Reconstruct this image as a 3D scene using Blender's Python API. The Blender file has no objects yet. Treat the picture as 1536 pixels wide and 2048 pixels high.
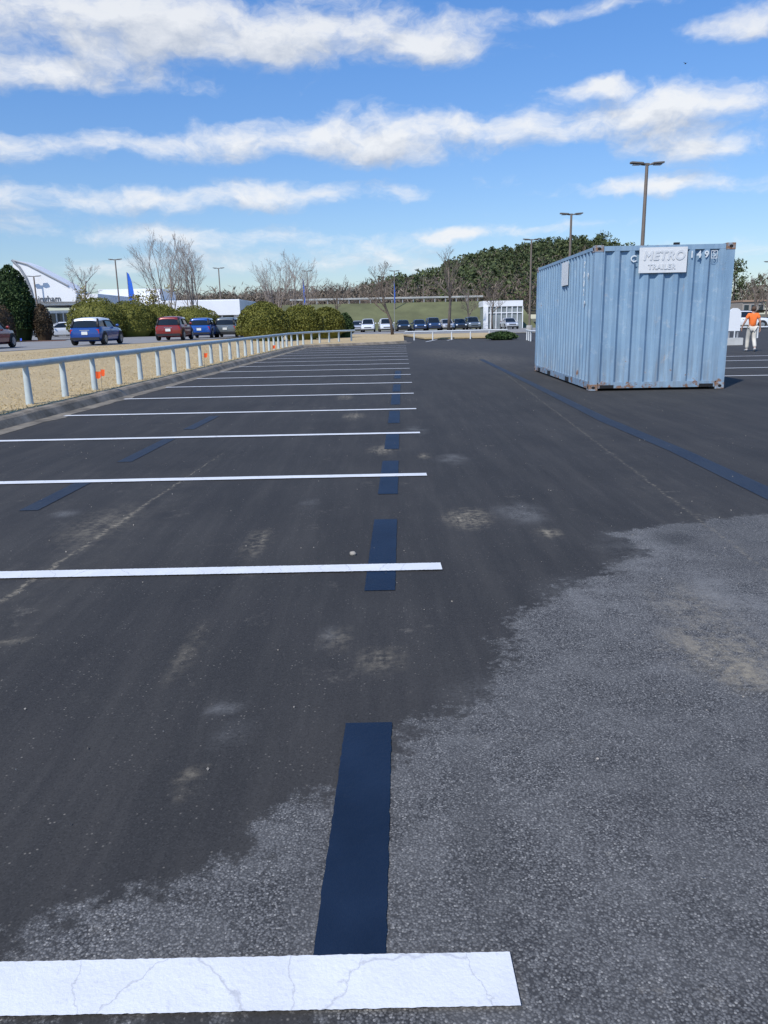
import bpy, bmesh, math, random
import numpy as np
from mathutils import Vector, Matrix, noise as mnoise
random.seed(7); np.random.seed(7)
sc = bpy.context.scene; COL = sc.collection
sc.view_settings.view_transform = 'Standard'; sc.view_settings.look = 'None'; sc.view_settings.exposure = 0
PI = math.pi
# ------------------------------------------------------------------ camera
H = 1.36; F = 1538.0
TH = math.atan(381 / F); ROLL = -0.02
RM = (Matrix.Rotation(PI/2 - TH, 3, 'X') @ Matrix.Rotation(ROLL, 3, 'Z'))
cd = bpy.data.cameras.new('camera'); cam = bpy.data.objects.new('camera', cd); COL.objects.link(cam)
cam.matrix_world = Matrix.Translation((0, 0, H)) @ RM.to_4x4()
cd.sensor_fit = 'HORIZONTAL'; cd.sensor_width = 36; cd.lens = 36 * F / 1536; cd.clip_end = 8000; cd.clip_start = 0.05
sc.camera = cam
AX, AU, AF = RM @ Vector((1, 0, 0)), RM @ Vector((0, 1, 0)), RM @ Vector((0, 0, -1))
def ray(px, py): return AF * F + AX * (px - 768) - AU * (py - 1024)
def at(px, py, z=0.0):
    d = ray(px, py); t = (z - H) / d.z
    return Vector((d.x * t, d.y * t, z))
def P(px, py, Y):
    d = ray(px, py); t = Y / d.y
    return Vector((d.x * t, Y, H + d.z * t))
AXIS = 0.0278
def L(xp, y): return xp + AXIS * y
# ------------------------------------------------------------------ node helpers
class NT:
    def __init__(s, nt): s.t = nt
    def n(s, typ, **kw):
        x = s.t.nodes.new(typ)
        for k, v in kw.items(): setattr(x, k, v)
        return x
    def link(s, a, b): s.t.links.new(a, b)
    def put(s, sock, v):
        if hasattr(v, 'is_output'): s.t.links.new(v, sock)
        elif isinstance(v, (tuple, list)) and len(v) == 3 and sock.type == 'RGBA': sock.default_value = (*v, 1)
        else: sock.default_value = v
    def m(s, op, a, b=0.0, c=None, clamp=False):
        x = s.n('ShaderNodeMath', operation=op, use_clamp=clamp); s.put(x.inputs[0], a); s.put(x.inputs[1], b)
        if c is not None: s.put(x.inputs[2], c)
        return x.outputs[0]
    def mr(s, v, a, b, c=0.0, d=1.0, smooth=False):
        x = s.n('ShaderNodeMapRange'); x.clamp = True
        if smooth: x.interpolation_type = 'SMOOTHSTEP'
        for i, q in enumerate((v, a, b, c, d)): s.put(x.inputs[i], q)
        return x.outputs[0]
    def noise(s, vec, scale, detail=4, rough=.55, col=False):
        x = s.n('ShaderNodeTexNoise'); s.link(vec, x.inputs['Vector'])
        x.inputs['Scale'].default_value = scale; x.inputs['Detail'].default_value = detail; x.inputs['Roughness'].default_value = rough
        return x.outputs['Color'] if col else x.outputs['Fac']
    def vor(s, vec, scale, feature='F1'):
        x = s.n('ShaderNodeTexVoronoi', feature=feature); s.link(vec, x.inputs['Vector']); x.inputs['Scale'].default_value = scale
        return x
    def mix(s, f, a, b, blend='MIX'):
        x = s.n('ShaderNodeMix', data_type='RGBA', blend_type=blend)
        s.put(x.inputs[0], f); s.put(x.inputs[6], a); s.put(x.inputs[7], b)
        return x.outputs[2]
    def scale(s, vec, v):
        x = s.n('ShaderNodeVectorMath', operation='MULTIPLY'); s.link(vec, x.inputs[0]); x.inputs[1].default_value = v
        return x.outputs[0]
    def bump(s, h, strength, dist=.01):
        x = s.n('ShaderNodeBump'); s.link(h, x.inputs['Height']); x.inputs['Strength'].default_value = strength; x.inputs['Distance'].default_value = dist
        return x.outputs[0]
    def attr(s, name): return s.n('ShaderNodeAttribute', attribute_name=name).outputs['Fac']
def newmat(name):
    m = bpy.data.materials.new(name); m.use_nodes = True
    t = NT(m.node_tree); b = m.node_tree.nodes['Principled BSDF']
    co = t.n('ShaderNodeTexCoord').outputs['Object']
    return m, t, b, co
def M(name, col, rough=.6, metal=0.0, var=.12, vs=3.0, bump=0.0, bs=40.0, coat=0.0, spec=.5):
    m, t, b, co = newmat(name)
    n = t.noise(co, vs, 6, .6)
    c = t.mix(t.mr(n, .3, .7), tuple(x * (1 - var) for x in col), tuple(min(1, x * (1 + var)) for x in col))
    t.link(c, b.inputs['Base Color']); b.inputs['Roughness'].default_value = rough; b.inputs['Metallic'].default_value = metal
    b.inputs['Coat Weight'].default_value = coat; b.inputs['Specular IOR Level'].default_value = spec
    if bump: t.link(t.bump(t.noise(co, bs, 4), bump), b.inputs['Normal'])
    return m
def leafmat(name, dark, mid, light):
    m, t, b, co = newmat(name)
    r = t.n('ShaderNodeNewGeometry').outputs['Random Per Island']
    n = t.noise(co, .9, 3)
    f = t.m('ADD', t.m('MULTIPLY', r, .6), t.m('MULTIPLY', t.mr(n, .3, .7), .4))
    cr = t.n('ShaderNodeValToRGB'); t.link(f, cr.inputs[0])
    e = cr.color_ramp.elements; e[0].position = .1; e[0].color = (*dark, 1); e[1].position = .95; e[1].color = (*light, 1)
    k = e.new(.5); k.color = (*mid, 1)
    t.link(cr.outputs[0], b.inputs['Base Color']); b.inputs['Roughness'].default_value = .65; b.inputs['Specular IOR Level'].default_value = .25
    return m
# ------------------------------------------------------------------ mesh helpers
class MB:
    def __init__(s): s.v = []; s.f = []
    def add(s, vs, fs):
        o = len(s.v); s.v += [tuple(v) for v in vs]; s.f += [tuple(i + o for i in f) for f in fs]; return s
    def box(s, c, d, rz=0.0, rx=0.0):
        R = Matrix.Rotation(rz, 3, 'Z') @ Matrix.Rotation(rx, 3, 'X'); c = Vector(c)
        vs = [c + R @ Vector((x * d[0] / 2, y * d[1] / 2, z * d[2] / 2)) for z in (-1, 1) for x, y in ((-1, -1), (1, -1), (1, 1), (-1, 1))]
        return s.add(vs, [(3, 2, 1, 0), (4, 5, 6, 7), (0, 1, 5, 4), (1, 2, 6, 5), (2, 3, 7, 6), (3, 0, 4, 7)])
    def tube(s, pts, rs, n=8, caps=True):
        pts = [Vector(p) for p in pts]; rings = []
        for i, p in enumerate(pts):
            d = (pts[min(i + 1, len(pts) - 1)] - pts[max(i - 1, 0)]).normalized()
            a = d.cross(Vector((0, 0, 1)) if abs(d.z) < .9 else Vector((1, 0, 0))).normalized(); b = a.cross(d)
            rings.append([p + (a * math.cos(2 * PI * k / n) + b * math.sin(2 * PI * k / n)) * rs[i] for k in range(n)])
        vs = [v for r in rings for v in r]; fs = []
        for i in range(len(pts) - 1):
            for k in range(n): fs.append((i * n + k, i * n + (k + 1) % n, (i + 1) * n + (k + 1) % n, (i + 1) * n + k))
        if caps: fs.append(tuple(range(n))[::-1]); fs.append(tuple((len(pts) - 1) * n + k for k in range(n)))
        return s.add(vs, fs)
    def lathe(s, prof, c, axis='Z', n=16):
        vs = []; fs = []; c = Vector(c)
        for r, z in prof:
            for k in range(n):
                x, y = r * math.cos(2 * PI * k / n), r * math.sin(2 * PI * k / n)
                vs.append(c + (Vector((x, y, z)) if axis == 'Z' else Vector((z, x, y)) if axis == 'X' else Vector((x, z, y))))
        for i in range(len(prof) - 1):
            for k in range(n): fs.append((i * n + k, i * n + (k + 1) % n, (i + 1) * n + (k + 1) % n, (i + 1) * n + k))
        fs.append(tuple(range(n))[::-1]); fs.append(tuple((len(prof) - 1) * n + k for k in range(n)))
        return s.add(vs, fs)
    def prism(s, poly, d):
        n = len(poly); d = Vector(d); poly = [Vector(p) for p in poly]
        return s.add(poly + [p + d for p in poly], [tuple(range(n))[::-1], tuple(range(n, 2 * n))] + [(i, (i + 1) % n, n + (i + 1) % n, n + i) for i in range(n)])
    def grid(s, rows):
        n = len(rows[0]); vs = [v for r in rows for v in r]
        return s.add(vs, [(i * n + k, i * n + k + 1, (i + 1) * n + k + 1, (i + 1) * n + k) for i in range(len(rows) - 1) for k in range(n - 1)])
    def ell(s, c, r, nu=12, nv=8):
        rows = [[(c[0] + r[0] * math.cos(a) * math.cos(b), c[1] + r[1] * math.sin(a) * math.cos(b), c[2] + r[2] * math.sin(b))
                 for a in [2 * PI * k / nu for k in range(nu + 1)]] for b in [-PI / 2 + PI * j / nv for j in range(nv + 1)]]
        return s.grid(rows)
    def build(s, name, mat=None, parent=None, smooth=False, fix=True):
        me = bpy.data.meshes.new(name); me.from_pydata(s.v, [], s.f)
        if fix:
            bm = bmesh.new(); bm.from_mesh(me); bmesh.ops.remove_doubles(bm, verts=bm.verts, dist=1e-5); bmesh.ops.recalc_face_normals(bm, faces=bm.faces); bm.to_mesh(me); bm.free()
        if smooth: me.polygons.foreach_set('use_smooth', [True] * len(me.polygons))
        if smooth == 'a':
            try: me.set_sharp_from_angle(angle=math.radians(38))
            except Exception: pass
        if mat: me.materials.append(mat)
        o = bpy.data.objects.new(name, me); COL.objects.link(o)
        if parent: o.parent = parent
        return o
def tag(o, label=None, cat=None, group=None, kind=None):
    if label: o['label'] = label
    if cat: o['category'] = cat
    if group: o['group'] = group
    if kind: o['kind'] = kind
    return o
def thing(name, label, cat, loc=(0, 0, 0), rz=0.0, group=None):
    o = bpy.data.objects.new(name, None); COL.objects.link(o); o.location = loc; o.rotation_euler = (0, 0, rz); o.empty_display_size = .2
    return tag(o, label, cat, group)
def struct(o): o['kind'] = 'structure'; return o
def dup(root, loc, rz=0.0, label=None, scale=1.0, mats=None, group=None):
    r = root.copy(); COL.objects.link(r); r.location = loc; r.rotation_euler = (0, 0, rz)
    r.scale = (scale,) * 3 if not isinstance(scale, tuple) else scale
    if label: r['label'] = label
    if group: r['group'] = group
    def ch(src, dst):
        for c in [o for o in KIDS.get(src.name, [])]:
            d = c.copy(); COL.objects.link(d); d.parent = dst
            base = c.name.split('.')[0]
            if mats and base in mats and len(d.material_slots):
                d.material_slots[0].link = 'OBJECT'; d.material_slots[0].material = mats[base]
            ch(c, d)
    ch(root, r); return r
KIDS = {}
def scan(root):
    KIDS[root.name] = [o for o in COL.objects if o.parent == root]
    for k in KIDS[root.name]: scan(k)
def leafcloud(name, C, S, mat, parent=None, asp=.6, core=None, up=0.0):
    C = np.asarray(C, float); N = len(C); S = np.broadcast_to(np.asarray(S, float), (N,))[:, None]
    a = np.random.normal(size=(N, 3)); a[:, 2] += up; a /= np.linalg.norm(a, axis=1)[:, None]
    b = np.random.normal(size=(N, 3)); b -= (b * a).sum(1)[:, None] * a; b /= np.linalg.norm(b, axis=1)[:, None]
    V = np.stack([C + a * S, C + b * S * asp, C - a * S, C - b * S * asp], 1).reshape(-1, 3)
    mb = MB(); mb.v = [tuple(v) for v in V.tolist()]; mb.f = [(4 * i, 4 * i + 1, 4 * i + 2, 4 * i + 3) for i in range(N)]
    if core: mb.ell(*core)
    return mb.build(name, mat, parent, fix=False)
def text_mesh(name, s, size, mat, parent, loc, rot=(PI/2, 0, 0), extrude=.002, shear=0.0, align='CENTER', bold=0.0):
    cu = bpy.data.curves.new(name, 'FONT'); cu.body = s; cu.size = size; cu.extrude = extrude; cu.align_x = align; cu.align_y = 'CENTER'; cu.shear = shear
    if bold: cu.space_character = 1.0 + bold * 1.5 / size
    tmp = bpy.data.objects.new('tmp', cu); COL.objects.link(tmp)
    dg = bpy.context.evaluated_depsgraph_get(); dg.update()
    me = bpy.data.meshes.new_from_object(tmp.evaluated_get(dg)); bpy.data.objects.remove(tmp)
    if bold:
        mb = MB(); vs = [Vector(v.co) for v in me.vertices]; fs = [tuple(p.vertices) for p in me.polygons]
        for k, (dx, dy) in enumerate(((0, 0), (-bold, 0), (bold, 0), (0, bold), (0, -bold))): mb.add([v + Vector((dx, dy, k * .0006)) for v in vs], fs)
        me = bpy.data.meshes.new(name); me.from_pydata(mb.v, [], mb.f)
    me.name = name; me.materials.clear(); me.materials.append(mat)
    o = bpy.data.objects.new(name, me); COL.objects.link(o); o.parent = parent; o.location = loc; o.rotation_euler = rot
    return o
# ------------------------------------------------------------------ light + sky
SE = math.radians(48); SAZ = math.radians(213.5)
S = Vector((math.cos(SE) * math.sin(SAZ), math.cos(SE) * math.cos(SAZ), math.sin(SE)))
sl = bpy.data.lights.new('sun', 'SUN'); sl.energy = 4.3; sl.angle = math.radians(.53); sl.color = (1, .95, .87)
so = bpy.data.objects.new('sun', sl); COL.objects.link(so); so.rotation_euler = S.to_track_quat('Z', 'Y').to_euler(); so.location = (0, 0, 60)
w = bpy.data.worlds.new('World'); sc.world = w; w.use_nodes = True
t = NT(w.node_tree); bg = w.node_tree.nodes['Background']; BGS = .1
sky = t.n('ShaderNodeTexSky', sky_type='NISHITA'); sky.sun_disc = False; sky.sun_elevation = SE; sky.sun_rotation = SAZ
sky.air_density = 1.0; sky.dust_density = .4; sky.ozone_density = 1.5
gen = t.n('ShaderNodeTexCoord').outputs['Generated']
nrm = t.n('ShaderNodeVectorMath', operation='NORMALIZE'); t.link(gen, nrm.inputs[0])
sp = t.n('ShaderNodeSeparateXYZ'); t.link(nrm.outputs[0], sp.inputs[0])
az = t.m('ARCTAN2', sp.outputs[0], sp.outputs[1]); el = t.m('ARCSINE', sp.outputs[2])
clouds = [(60, 55, 520, 120, .95), (560, 60, 400, 80, .8), (820, 95, 260, 55, .6), (60, 150, 330, 40, .5),
          (110, 292, 330, 38, .7), (430, 282, 260, 40, .6), (680, 255, 260, 46, .8), (790, 308, 170, 32, .9), (1010, 255, 300, 42, .75), (1180, 280, 160, 32, .45),
          (1390, 210, 280, 56, .9), (1390, 290, 210, 42, .9), (100, 400, 420, 42, .75), (560, 385, 380, 34, .8), (330, 468, 460, 28, .7), (730, 500, 420, 28, .58),
          (885, 472, 80, 18, .8), (1060, 455, 280, 18, .6), (1195, 166, 75, 30, .9), (1325, 375, 240, 32, 1.0), (1510, 40, 150, 50, .75), (1030, 35, 130, 26, .55), (1210, 14, 150, 20, .5),
          (300, 532, 760, 24, .55), (1100, 535, 700, 22, .45), (1450, 500, 300, 22, .5), (1090, 180, 110, 22, .35), (480, 180, 200, 20, .25)]
def density(du, det):
    e2 = t.m('ADD', el, du)
    cv = t.n('ShaderNodeCombineXYZ'); t.link(az, cv.inputs[0]); t.link(e2, cv.inputs[1])
    wn = t.noise(t.scale(cv.outputs[0], (1, 1.6, 1)), 10, 4, .6, col=True)
    ws = t.n('ShaderNodeVectorMath', operation='MULTIPLY_ADD'); t.link(wn, ws.inputs[0]); ws.inputs[1].default_value = (.10, .04, 0); ws.inputs[2].default_value = (-.05, -.02, 0)
    wa = t.n('ShaderNodeVectorMath', operation='ADD'); t.link(cv.outputs[0], wa.inputs[0]); t.link(ws.outputs[0], wa.inputs[1])
    tot = None
    for px, py, rx, ry, st in clouds:
        d = ray(px, py).normalized(); a0 = math.atan2(d.x, d.y); e0 = math.asin(d.z)
        k = math.cos(math.atan(math.hypot(px - 768, py - 1024) / F)); ra = rx / F * k / math.cos(e0); re = ry / F * k * k * 1.05
        mp = t.n('ShaderNodeMapping'); t.link(wa.outputs[0], mp.inputs[0])
        mp.inputs['Scale'].default_value = (1 / ra, 1 / re, 1); mp.inputs['Location'].default_value = (-a0 / ra, -e0 / re, 0)
        ln = t.n('ShaderNodeVectorMath', operation='LENGTH'); t.link(mp.outputs[0], ln.inputs[0])
        g = t.mr(ln.outputs['Value'], 1.45, 0.0, 0, st, True)
        tot = g if tot is None else t.m('ADD', tot, g)
    tot = t.m('MINIMUM', tot, 1.1)
    sv = t.scale(wa.outputs[0], (1, 1.9, 1))
    n1 = t.noise(sv, 10, det, .63)
    return t.m('ADD', tot, t.m('MULTIPLY', t.m('SUBTRACT', n1, .5), 2.3))
d0 = density(0.0, 10); d1 = density(.02, 5)
alpha = t.mr(d0, .24, 1.14, 0, 1, True)
shade = t.m('SUBTRACT', d0, d1)
fine = t.noise(t.scale(nrm.outputs[0], (1, 1, 2.0)), 30, 5, .6)
lit = t.mr(t.m('ADD', t.m('ADD', shade, t.m('MULTIPLY', t.m('SUBTRACT', fine, .5), .7)), t.m('MULTIPLY', t.m('SUBTRACT', d0, 1.0), -.3)), -.42, .42)
lit = t.m('MULTIPLY', lit, t.mr(el, .24, .42, 1.0, .75))
cc = t.mix(lit, (5.1, 5.7, 6.8), (9.0, 9.2, 9.5))
gain = t.mix(t.mr(el, .02, .5), (.93, 1.02, 1.20), (.64, 1.24, 1.92))
grad = t.mix(1.0, sky.outputs[0], gain, 'MULTIPLY')
mixc = t.mix(t.m('MULTIPLY', alpha, .94), grad, cc)
t.link(mixc, bg.inputs['Color']); bg.inputs['Strength'].default_value = BGS
# ------------------------------------------------------------------ ground materials
def seamline(t, sx, sy, a, b, n, amp):
    d = (b - a); ln = math.hypot(d.x, d.y); nx, ny = -d.y / ln, d.x / ln; c = -(nx * a.x + ny * a.y)
    q = t.m('ADD', t.m('MULTIPLY', sx, nx), t.m('MULTIPLY_ADD', sy, ny, c))
    q = t.m('ADD', q, t.m('MULTIPLY', t.m('SUBTRACT', n, .5), amp))
    return t.m('ABSOLUTE', q)
m_asph, t, b, co = newmat('asphalt')
sx = t.n('ShaderNodeSeparateXYZ'); t.link(co, sx.inputs[0]); X, Y = sx.outputs[0], sx.outputs[1]
nL = t.noise(co, .55, 6, .6); nM = t.noise(co, 4.5, 8, .68); nF = t.noise(co, 75, 5, .7); nG = t.noise(co, 22, 6, .7)
streak = t.noise(t.scale(co, (2.6, .22, 1)), 1.6, 8, .65); streak2 = t.noise(t.scale(co, (9, .6, 1)), 1.5, 7, .65)
vf = t.vor(co, 210); sf = t.n('ShaderNodeSeparateColor'); t.link(vf.outputs['Color'], sf.inputs[0])
sealed = t.mix(t.mr(nL, .35, .65), (.0235, .0228, .0225), (.039, .037, .0355))
sealed = t.mix(t.m('MULTIPLY', t.mr(streak, .45, .70), .5), sealed, (.074, .068, .060))
sealed = t.mix(t.m('MULTIPLY', t.mr(streak2, .52, .72), t.mr(nL, .4, .6, .15, .6)), sealed, (.076, .071, .064))
sealed = t.mix(t.mr(nF, .35, .75, 0, .4), sealed, (.062, .060, .058))
sealed = t.mix(t.m('MULTIPLY', sf.outputs[1], .45), sealed, t.mix(sf.outputs[2], (.013, .013, .013), (.068, .066, .064)))
vs_ = t.vor(co, 80); sepc = t.n('ShaderNodeSeparateColor'); t.link(vs_.outputs['Color'], sepc.inputs[0])
speck = t.m('MULTIPLY', t.m('GREATER_THAN', sepc.outputs[0], .86), t.mr(vs_.outputs['Distance'], .34, .12))
speck = t.m('MULTIPLY', speck, t.mr(nM, .42, .62))
sealed = t.mix(t.m('MULTIPLY', speck, .75), sealed, (.25, .225, .19))
va = t.vor(co, 170); sa = t.n('ShaderNodeSeparateColor'); t.link(va.outputs['Color'], sa.inputs[0])
cr = t.n('ShaderNodeValToRGB'); t.link(sa.outputs[1], cr.inputs[0]); e = cr.color_ramp.elements
e[0].position = 0; e[0].color = (.068, .067, .066, 1); e[1].position = 1; e[1].color = (.40, .38, .345, 1)
k = e.new(.5); k.color = (.138, .135, .131, 1); k = e.new(.88); k.color = (.215, .210, .202, 1)
agg = t.mix(t.mr(va.outputs['Distance'], .40, .66), cr.outputs[0], (.026, .026, .027))
agg = t.mix(t.m('MULTIPLY', sf.outputs[1], .30), agg, (.155, .152, .148))
agg = t.mix(t.mr(nM, .42, .75, 0, .45), agg, (.215, .210, .20))
agg = t.mix(t.mr(nL, .44, .62, 0, .25), agg, (.085, .084, .083))
agg = t.mix(t.m('MULTIPLY', t.mr(streak, .42, .6), .22), agg, (.065, .064, .063))
sd = t.attr('agg')
edge = t.m('ADD', sd, t.m('ADD', t.m('MULTIPLY', t.m('SUBTRACT', t.noise(co, 2.6, 10, .76), .5), .85), t.m('MULTIPLY', t.m('SUBTRACT', nG, .5), .3)))
edge = t.m('ADD', edge, t.m('MULTIPLY', t.m('SUBTRACT', nF, .5), .12))
mask = t.mr(edge, -.02, .045)
col = t.mix(mask, sealed, agg)
s1 = seamline(t, X, Y, at(80, 1150), at(380, 950), nM, .12); s2 = seamline(t, X, Y, at(1350, 1003), at(1030, 762), nM, .10)
fade1 = t.mr(Y, 8.5, 5.5); s1w = t.m('DIVIDE', s1, t.m('MAXIMUM', fade1, .02))
dustc = t.mix(t.mr(nG, .3, .7), (.17, .145, .105), (.33, .285, .21))
seam = t.m('MAXIMUM', t.m('MULTIPLY', t.mr(s1w, .028, .0), t.mr(nG, .44, .58)), t.m('MULTIPLY', t.mr(s2, .02, .0), t.mr(nG, .46, .64, 0, .7)))
halo = t.m('MULTIPLY', t.m('MAXIMUM', t.mr(s1w, .5, 0, 0, .35), t.mr(s2, .35, 0, 0, .22)), t.mr(nM, .42, .65))
col = t.mix(halo, col, (.092, .084, .070))
col = t.mix(t.m('MULTIPLY', seam, .8), col, dustc)
brk = t.m('ADD', t.m('MULTIPLY', nG, .45), t.m('ADD', t.m('MULTIPLY', nM, .3), t.m('MULTIPLY', streak2, .25)))
du = t.m('MULTIPLY', t.attr('dust'), t.mr(brk, .45, .56))
col = t.mix(t.m('MULTIPLY', du, .9), col, dustc)
pa = t.m('MULTIPLY', t.attr('pale'), t.mr(t.m('ADD', t.m('MULTIPLY', nF, .4), t.m('MULTIPLY', nM, .6)), .42, .6))
col = t.mix(t.m('MULTIPLY', pa, .7), col, (.215, .212, .205))
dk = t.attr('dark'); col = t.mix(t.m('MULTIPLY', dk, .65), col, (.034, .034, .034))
sc_ = t.m('MULTIPLY', t.mr(t.noise(co, 2.4, 9, .74), .60, .70), t.mr(nG, .42, .58))
col = t.mix(t.m('MULTIPLY', sc_, .5), col, (.19, .17, .14))
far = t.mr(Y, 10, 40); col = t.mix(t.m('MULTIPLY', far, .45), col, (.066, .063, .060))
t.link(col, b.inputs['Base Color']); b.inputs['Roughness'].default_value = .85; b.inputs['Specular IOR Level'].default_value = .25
hh = t.m('ADD', t.m('MULTIPLY', t.m('MULTIPLY', va.outputs['Distance'], -1), t.m('MULTIPLY_ADD', mask, .8, .12)), t.m('MULTIPLY', nF, .25))
t.link(t.bump(hh, .4, .005), b.inputs['Normal'])
m_seal, t, b, co = newmat('sealer')
n = t.noise(co, 55, 6, .7); n2 = t.noise(co, 3, 5)
t.link(t.mix(t.mr(n2, .35, .65), (.0042, .0125, .031), (.0085, .0200, .045)), b.inputs['Base Color']); b.inputs['Roughness'].default_value = .55; b.inputs['Specular IOR Level'].default_value = .3
t.link(t.bump(n, .6, .004), b.inputs['Normal'])
m_sealold, t, b, co = newmat('worn_sealer')
n = t.noise(co, 30, 6, .7); n2 = t.noise(co, 2.5, 6, .65); t.link(t.mix(t.mr(n, .4, .7), t.mix(t.mr(n2, .4, .6), (.008, .016, .033), (.016, .025, .041)), (.026, .033, .046)), b.inputs['Base Color']); b.inputs['Roughness'].default_value = .7
t.link(t.bump(n, .5, .004), b.inputs['Normal'])
m_paint, t, b, co = newmat('road_paint')
n = t.noise(co, 45, 6, .65); n2 = t.noise(co, 5, 6, .6); wv = t.n('ShaderNodeVectorMath', operation='MULTIPLY_ADD'); t.link(t.noise(co, 9, 5, .6, col=True), wv.inputs[0]); wv.inputs[1].default_value = (.12, .12, 0); t.link(co, wv.inputs[2])
ed = t.vor(t.scale(wv.outputs[0], (1, .35, 1)), 3.4, 'DISTANCE_TO_EDGE').outputs[0]
c = t.mix(t.mr(n2, .3, .7), (.64, .645, .65), (.75, .75, .745)); c = t.mix(t.m('MULTIPLY', t.mr(ed, .008, .001), .5), c, (.36, .36, .36))
c = t.mix(t.m('MULTIPLY', t.mr(n, .60, .72), .35), c, (.42, .42, .42))
c = t.mix(t.m('MULTIPLY', t.mr(t.noise(co, 130, 3, .7), .60, .72), .35), c, (.46, .46, .46))
t.link(c, b.inputs['Base Color']); b.inputs['Roughness'].default_value = .55
t.link(t.bump(t.m('ADD', n, t.m('MULTIPLY', t.noise(co, 110, 3), .5)), .38, .005), b.inputs['Normal'])
m_dry, t, b, co = newmat('dry_lawn')
n1 = t.noise(co, .35, 6, .6); n2 = t.noise(co, 9, 6, .7); n3 = t.noise(co, 60, 3, .7)
c = t.mix(t.mr(n1, .3, .7), (.41, .30, .15), (.54, .41, .22)); c = t.mix(t.mr(n2, .35, .7, 0, .5), c, (.33, .24, .12)); c = t.mix(t.mr(n3, .4, .75, 0, .5), c, (.6, .49, .3))
t.link(c, b.inputs['Base Color']); b.inputs['Roughness'].default_value = .9; t.link(t.bump(n3, .6, .03), b.inputs['Normal'])
m_straw = leafmat('straw', (.32, .23, .11), (.50, .38, .19), (.64, .52, .31))
m_conc, t, b, co = newmat('dirty_concrete')
n1 = t.noise(co, 2.2, 8, .65); n2 = t.noise(co, 18, 6, .7)
c = t.mix(t.mr(n1, .35, .68), (.12, .10, .072), (.33, .28, .22)); c = t.mix(t.mr(n2, .5, .75, 0, .6), c, (.07, .056, .042))
t.link(c, b.inputs['Base Color']); b.inputs['Roughness'].default_value = .9; t.link(t.bump(n2, .6, .01), b.inputs['Normal'])
m_gutter = M('gutter', (.17, .148, .115), .9, 0, .55, 3, .4, 30)
m_oldroad = M('pale_asphalt', (.24, .232, .222), .9, 0, .14, 1.2, .3, 40)
m_ground = M('plain', (.13, .115, .06), .95, 0, .3, .05)
m_green = M('green_bank', (.12, .125, .055), .95, 0, .3, .25, .5, 6)
m_mulch = M('mulch', (.13, .06, .035), .95, 0, .4, 6, .6, 20)
m_hill = M('hillside', (.085, .08, .045), .95, 0, .3, .1)
# ------------------------------------------------------------------ ground
g = MB().grid([[(-4000, -400, -.3), (4000, -400, -.3)], [(-4000, 7000, -.3), (4000, 7000, -.3)]]).build('ground', m_ground); struct(g)
xs = sorted(set([round(v, 3) for v in list(np.arange(-3.2, 5.0, .06)) + list(np.arange(-6, -3.2, .3)) + list(np.arange(5, 10, .4)) + list(np.arange(10, 80.1, 5))]))
ys = sorted(set([round(v, 3) for v in list(np.arange(1.0, 9.0, .06)) + list(np.arange(-8, 1.0, .5)) + list(np.arange(9, 20, .3)) + list(np.arange(20, 76.1, 4))]))
GX, GY = np.meshgrid(np.array(xs), np.array(ys))
bpx = [(620, 2048), (470, 2016), (0, 2000), (0, 1893), (60, 1868), (130, 1832), (240, 1800), (330, 1768), (420, 1712), (500, 1660), (575, 1612), (650, 1585), (720, 1535), (780, 1492), (860, 1440), (960, 1402), (1000, 1345), (985, 1300), (1012, 1265), (1080, 1190), (1200, 1152), (1285, 1105), (1225, 1068), (1330, 1048), (1536, 1028)]
poly = [at(*p) for p in bpx]; poly = [(p.x, p.y) for p in poly]
poly += [(9, poly[-1][1] + .4), (9, .3), (.2, .9)]
pa = np.array(poly); q = np.stack([GX.ravel(), GY.ravel()], 1)
ins = np.zeros(len(q), bool); dist = np.full(len(q), 1e9)
for i in range(len(pa)):
    a, c2 = pa[i], pa[(i + 1) % len(pa)]; e_ = c2 - a
    tt = np.clip(((q - a) @ e_) / (e_ @ e_), 0, 1); dist = np.minimum(dist, np.linalg.norm(q - (a + tt[:, None] * e_), axis=1))
    cond = ((a[1] > q[:, 1]) != (c2[1] > q[:, 1])); xi = a[0] + (q[:, 1] - a[1]) / (c2[1] - a[1] + 1e-12) * e_[0]
    ins ^= cond & (q[:, 0] < xi)
sdv = np.where(ins, dist, -dist).clip(-1.5, 1.5)
def spots(lst):
    o = np.zeros(len(q))
    for px, py, rx, ry, st in lst:
        c = at(px, py); rX = abs(at(px + rx, py).x - c.x); rY = abs(at(px, py - ry).y - at(px, py + ry).y) / 2
        o = np.maximum(o, st * np.clip(1.3 - np.hypot((q[:, 0] - c.x) / rX, (q[:, 1] - c.y) / rY), 0, 1))
    return o
dust = spots([(935, 1036, 44, 20, 1), (1098, 1066, 22, 9, .9), (765, 900, 26, 9, .9), (848, 912, 14, 5, .8), (708, 832, 20, 6, .9), (690, 795, 16, 5, .8), (760, 1320, 45, 25, .5), (515, 1085, 22, 26, .7), (380, 1300, 20, 60, .35),
              (1440, 1300, 110, 55, .8), (1400, 1220, 90, 60, .45), (1480, 1345, 60, 40, 1.0), (350, 1585, 20, 20, .5), (1060, 1930, 15, 30, .4), (960, 715, 90, 12, .6), (880, 705, 60, 8, .6), (380, 1550, 16, 10, .6), (20, 1285, 25, 6, .8), (675, 1278, 24, 22, .6), (615, 1580, 40, 6, .6), (200, 1050, 60, 40, .35)])
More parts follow.
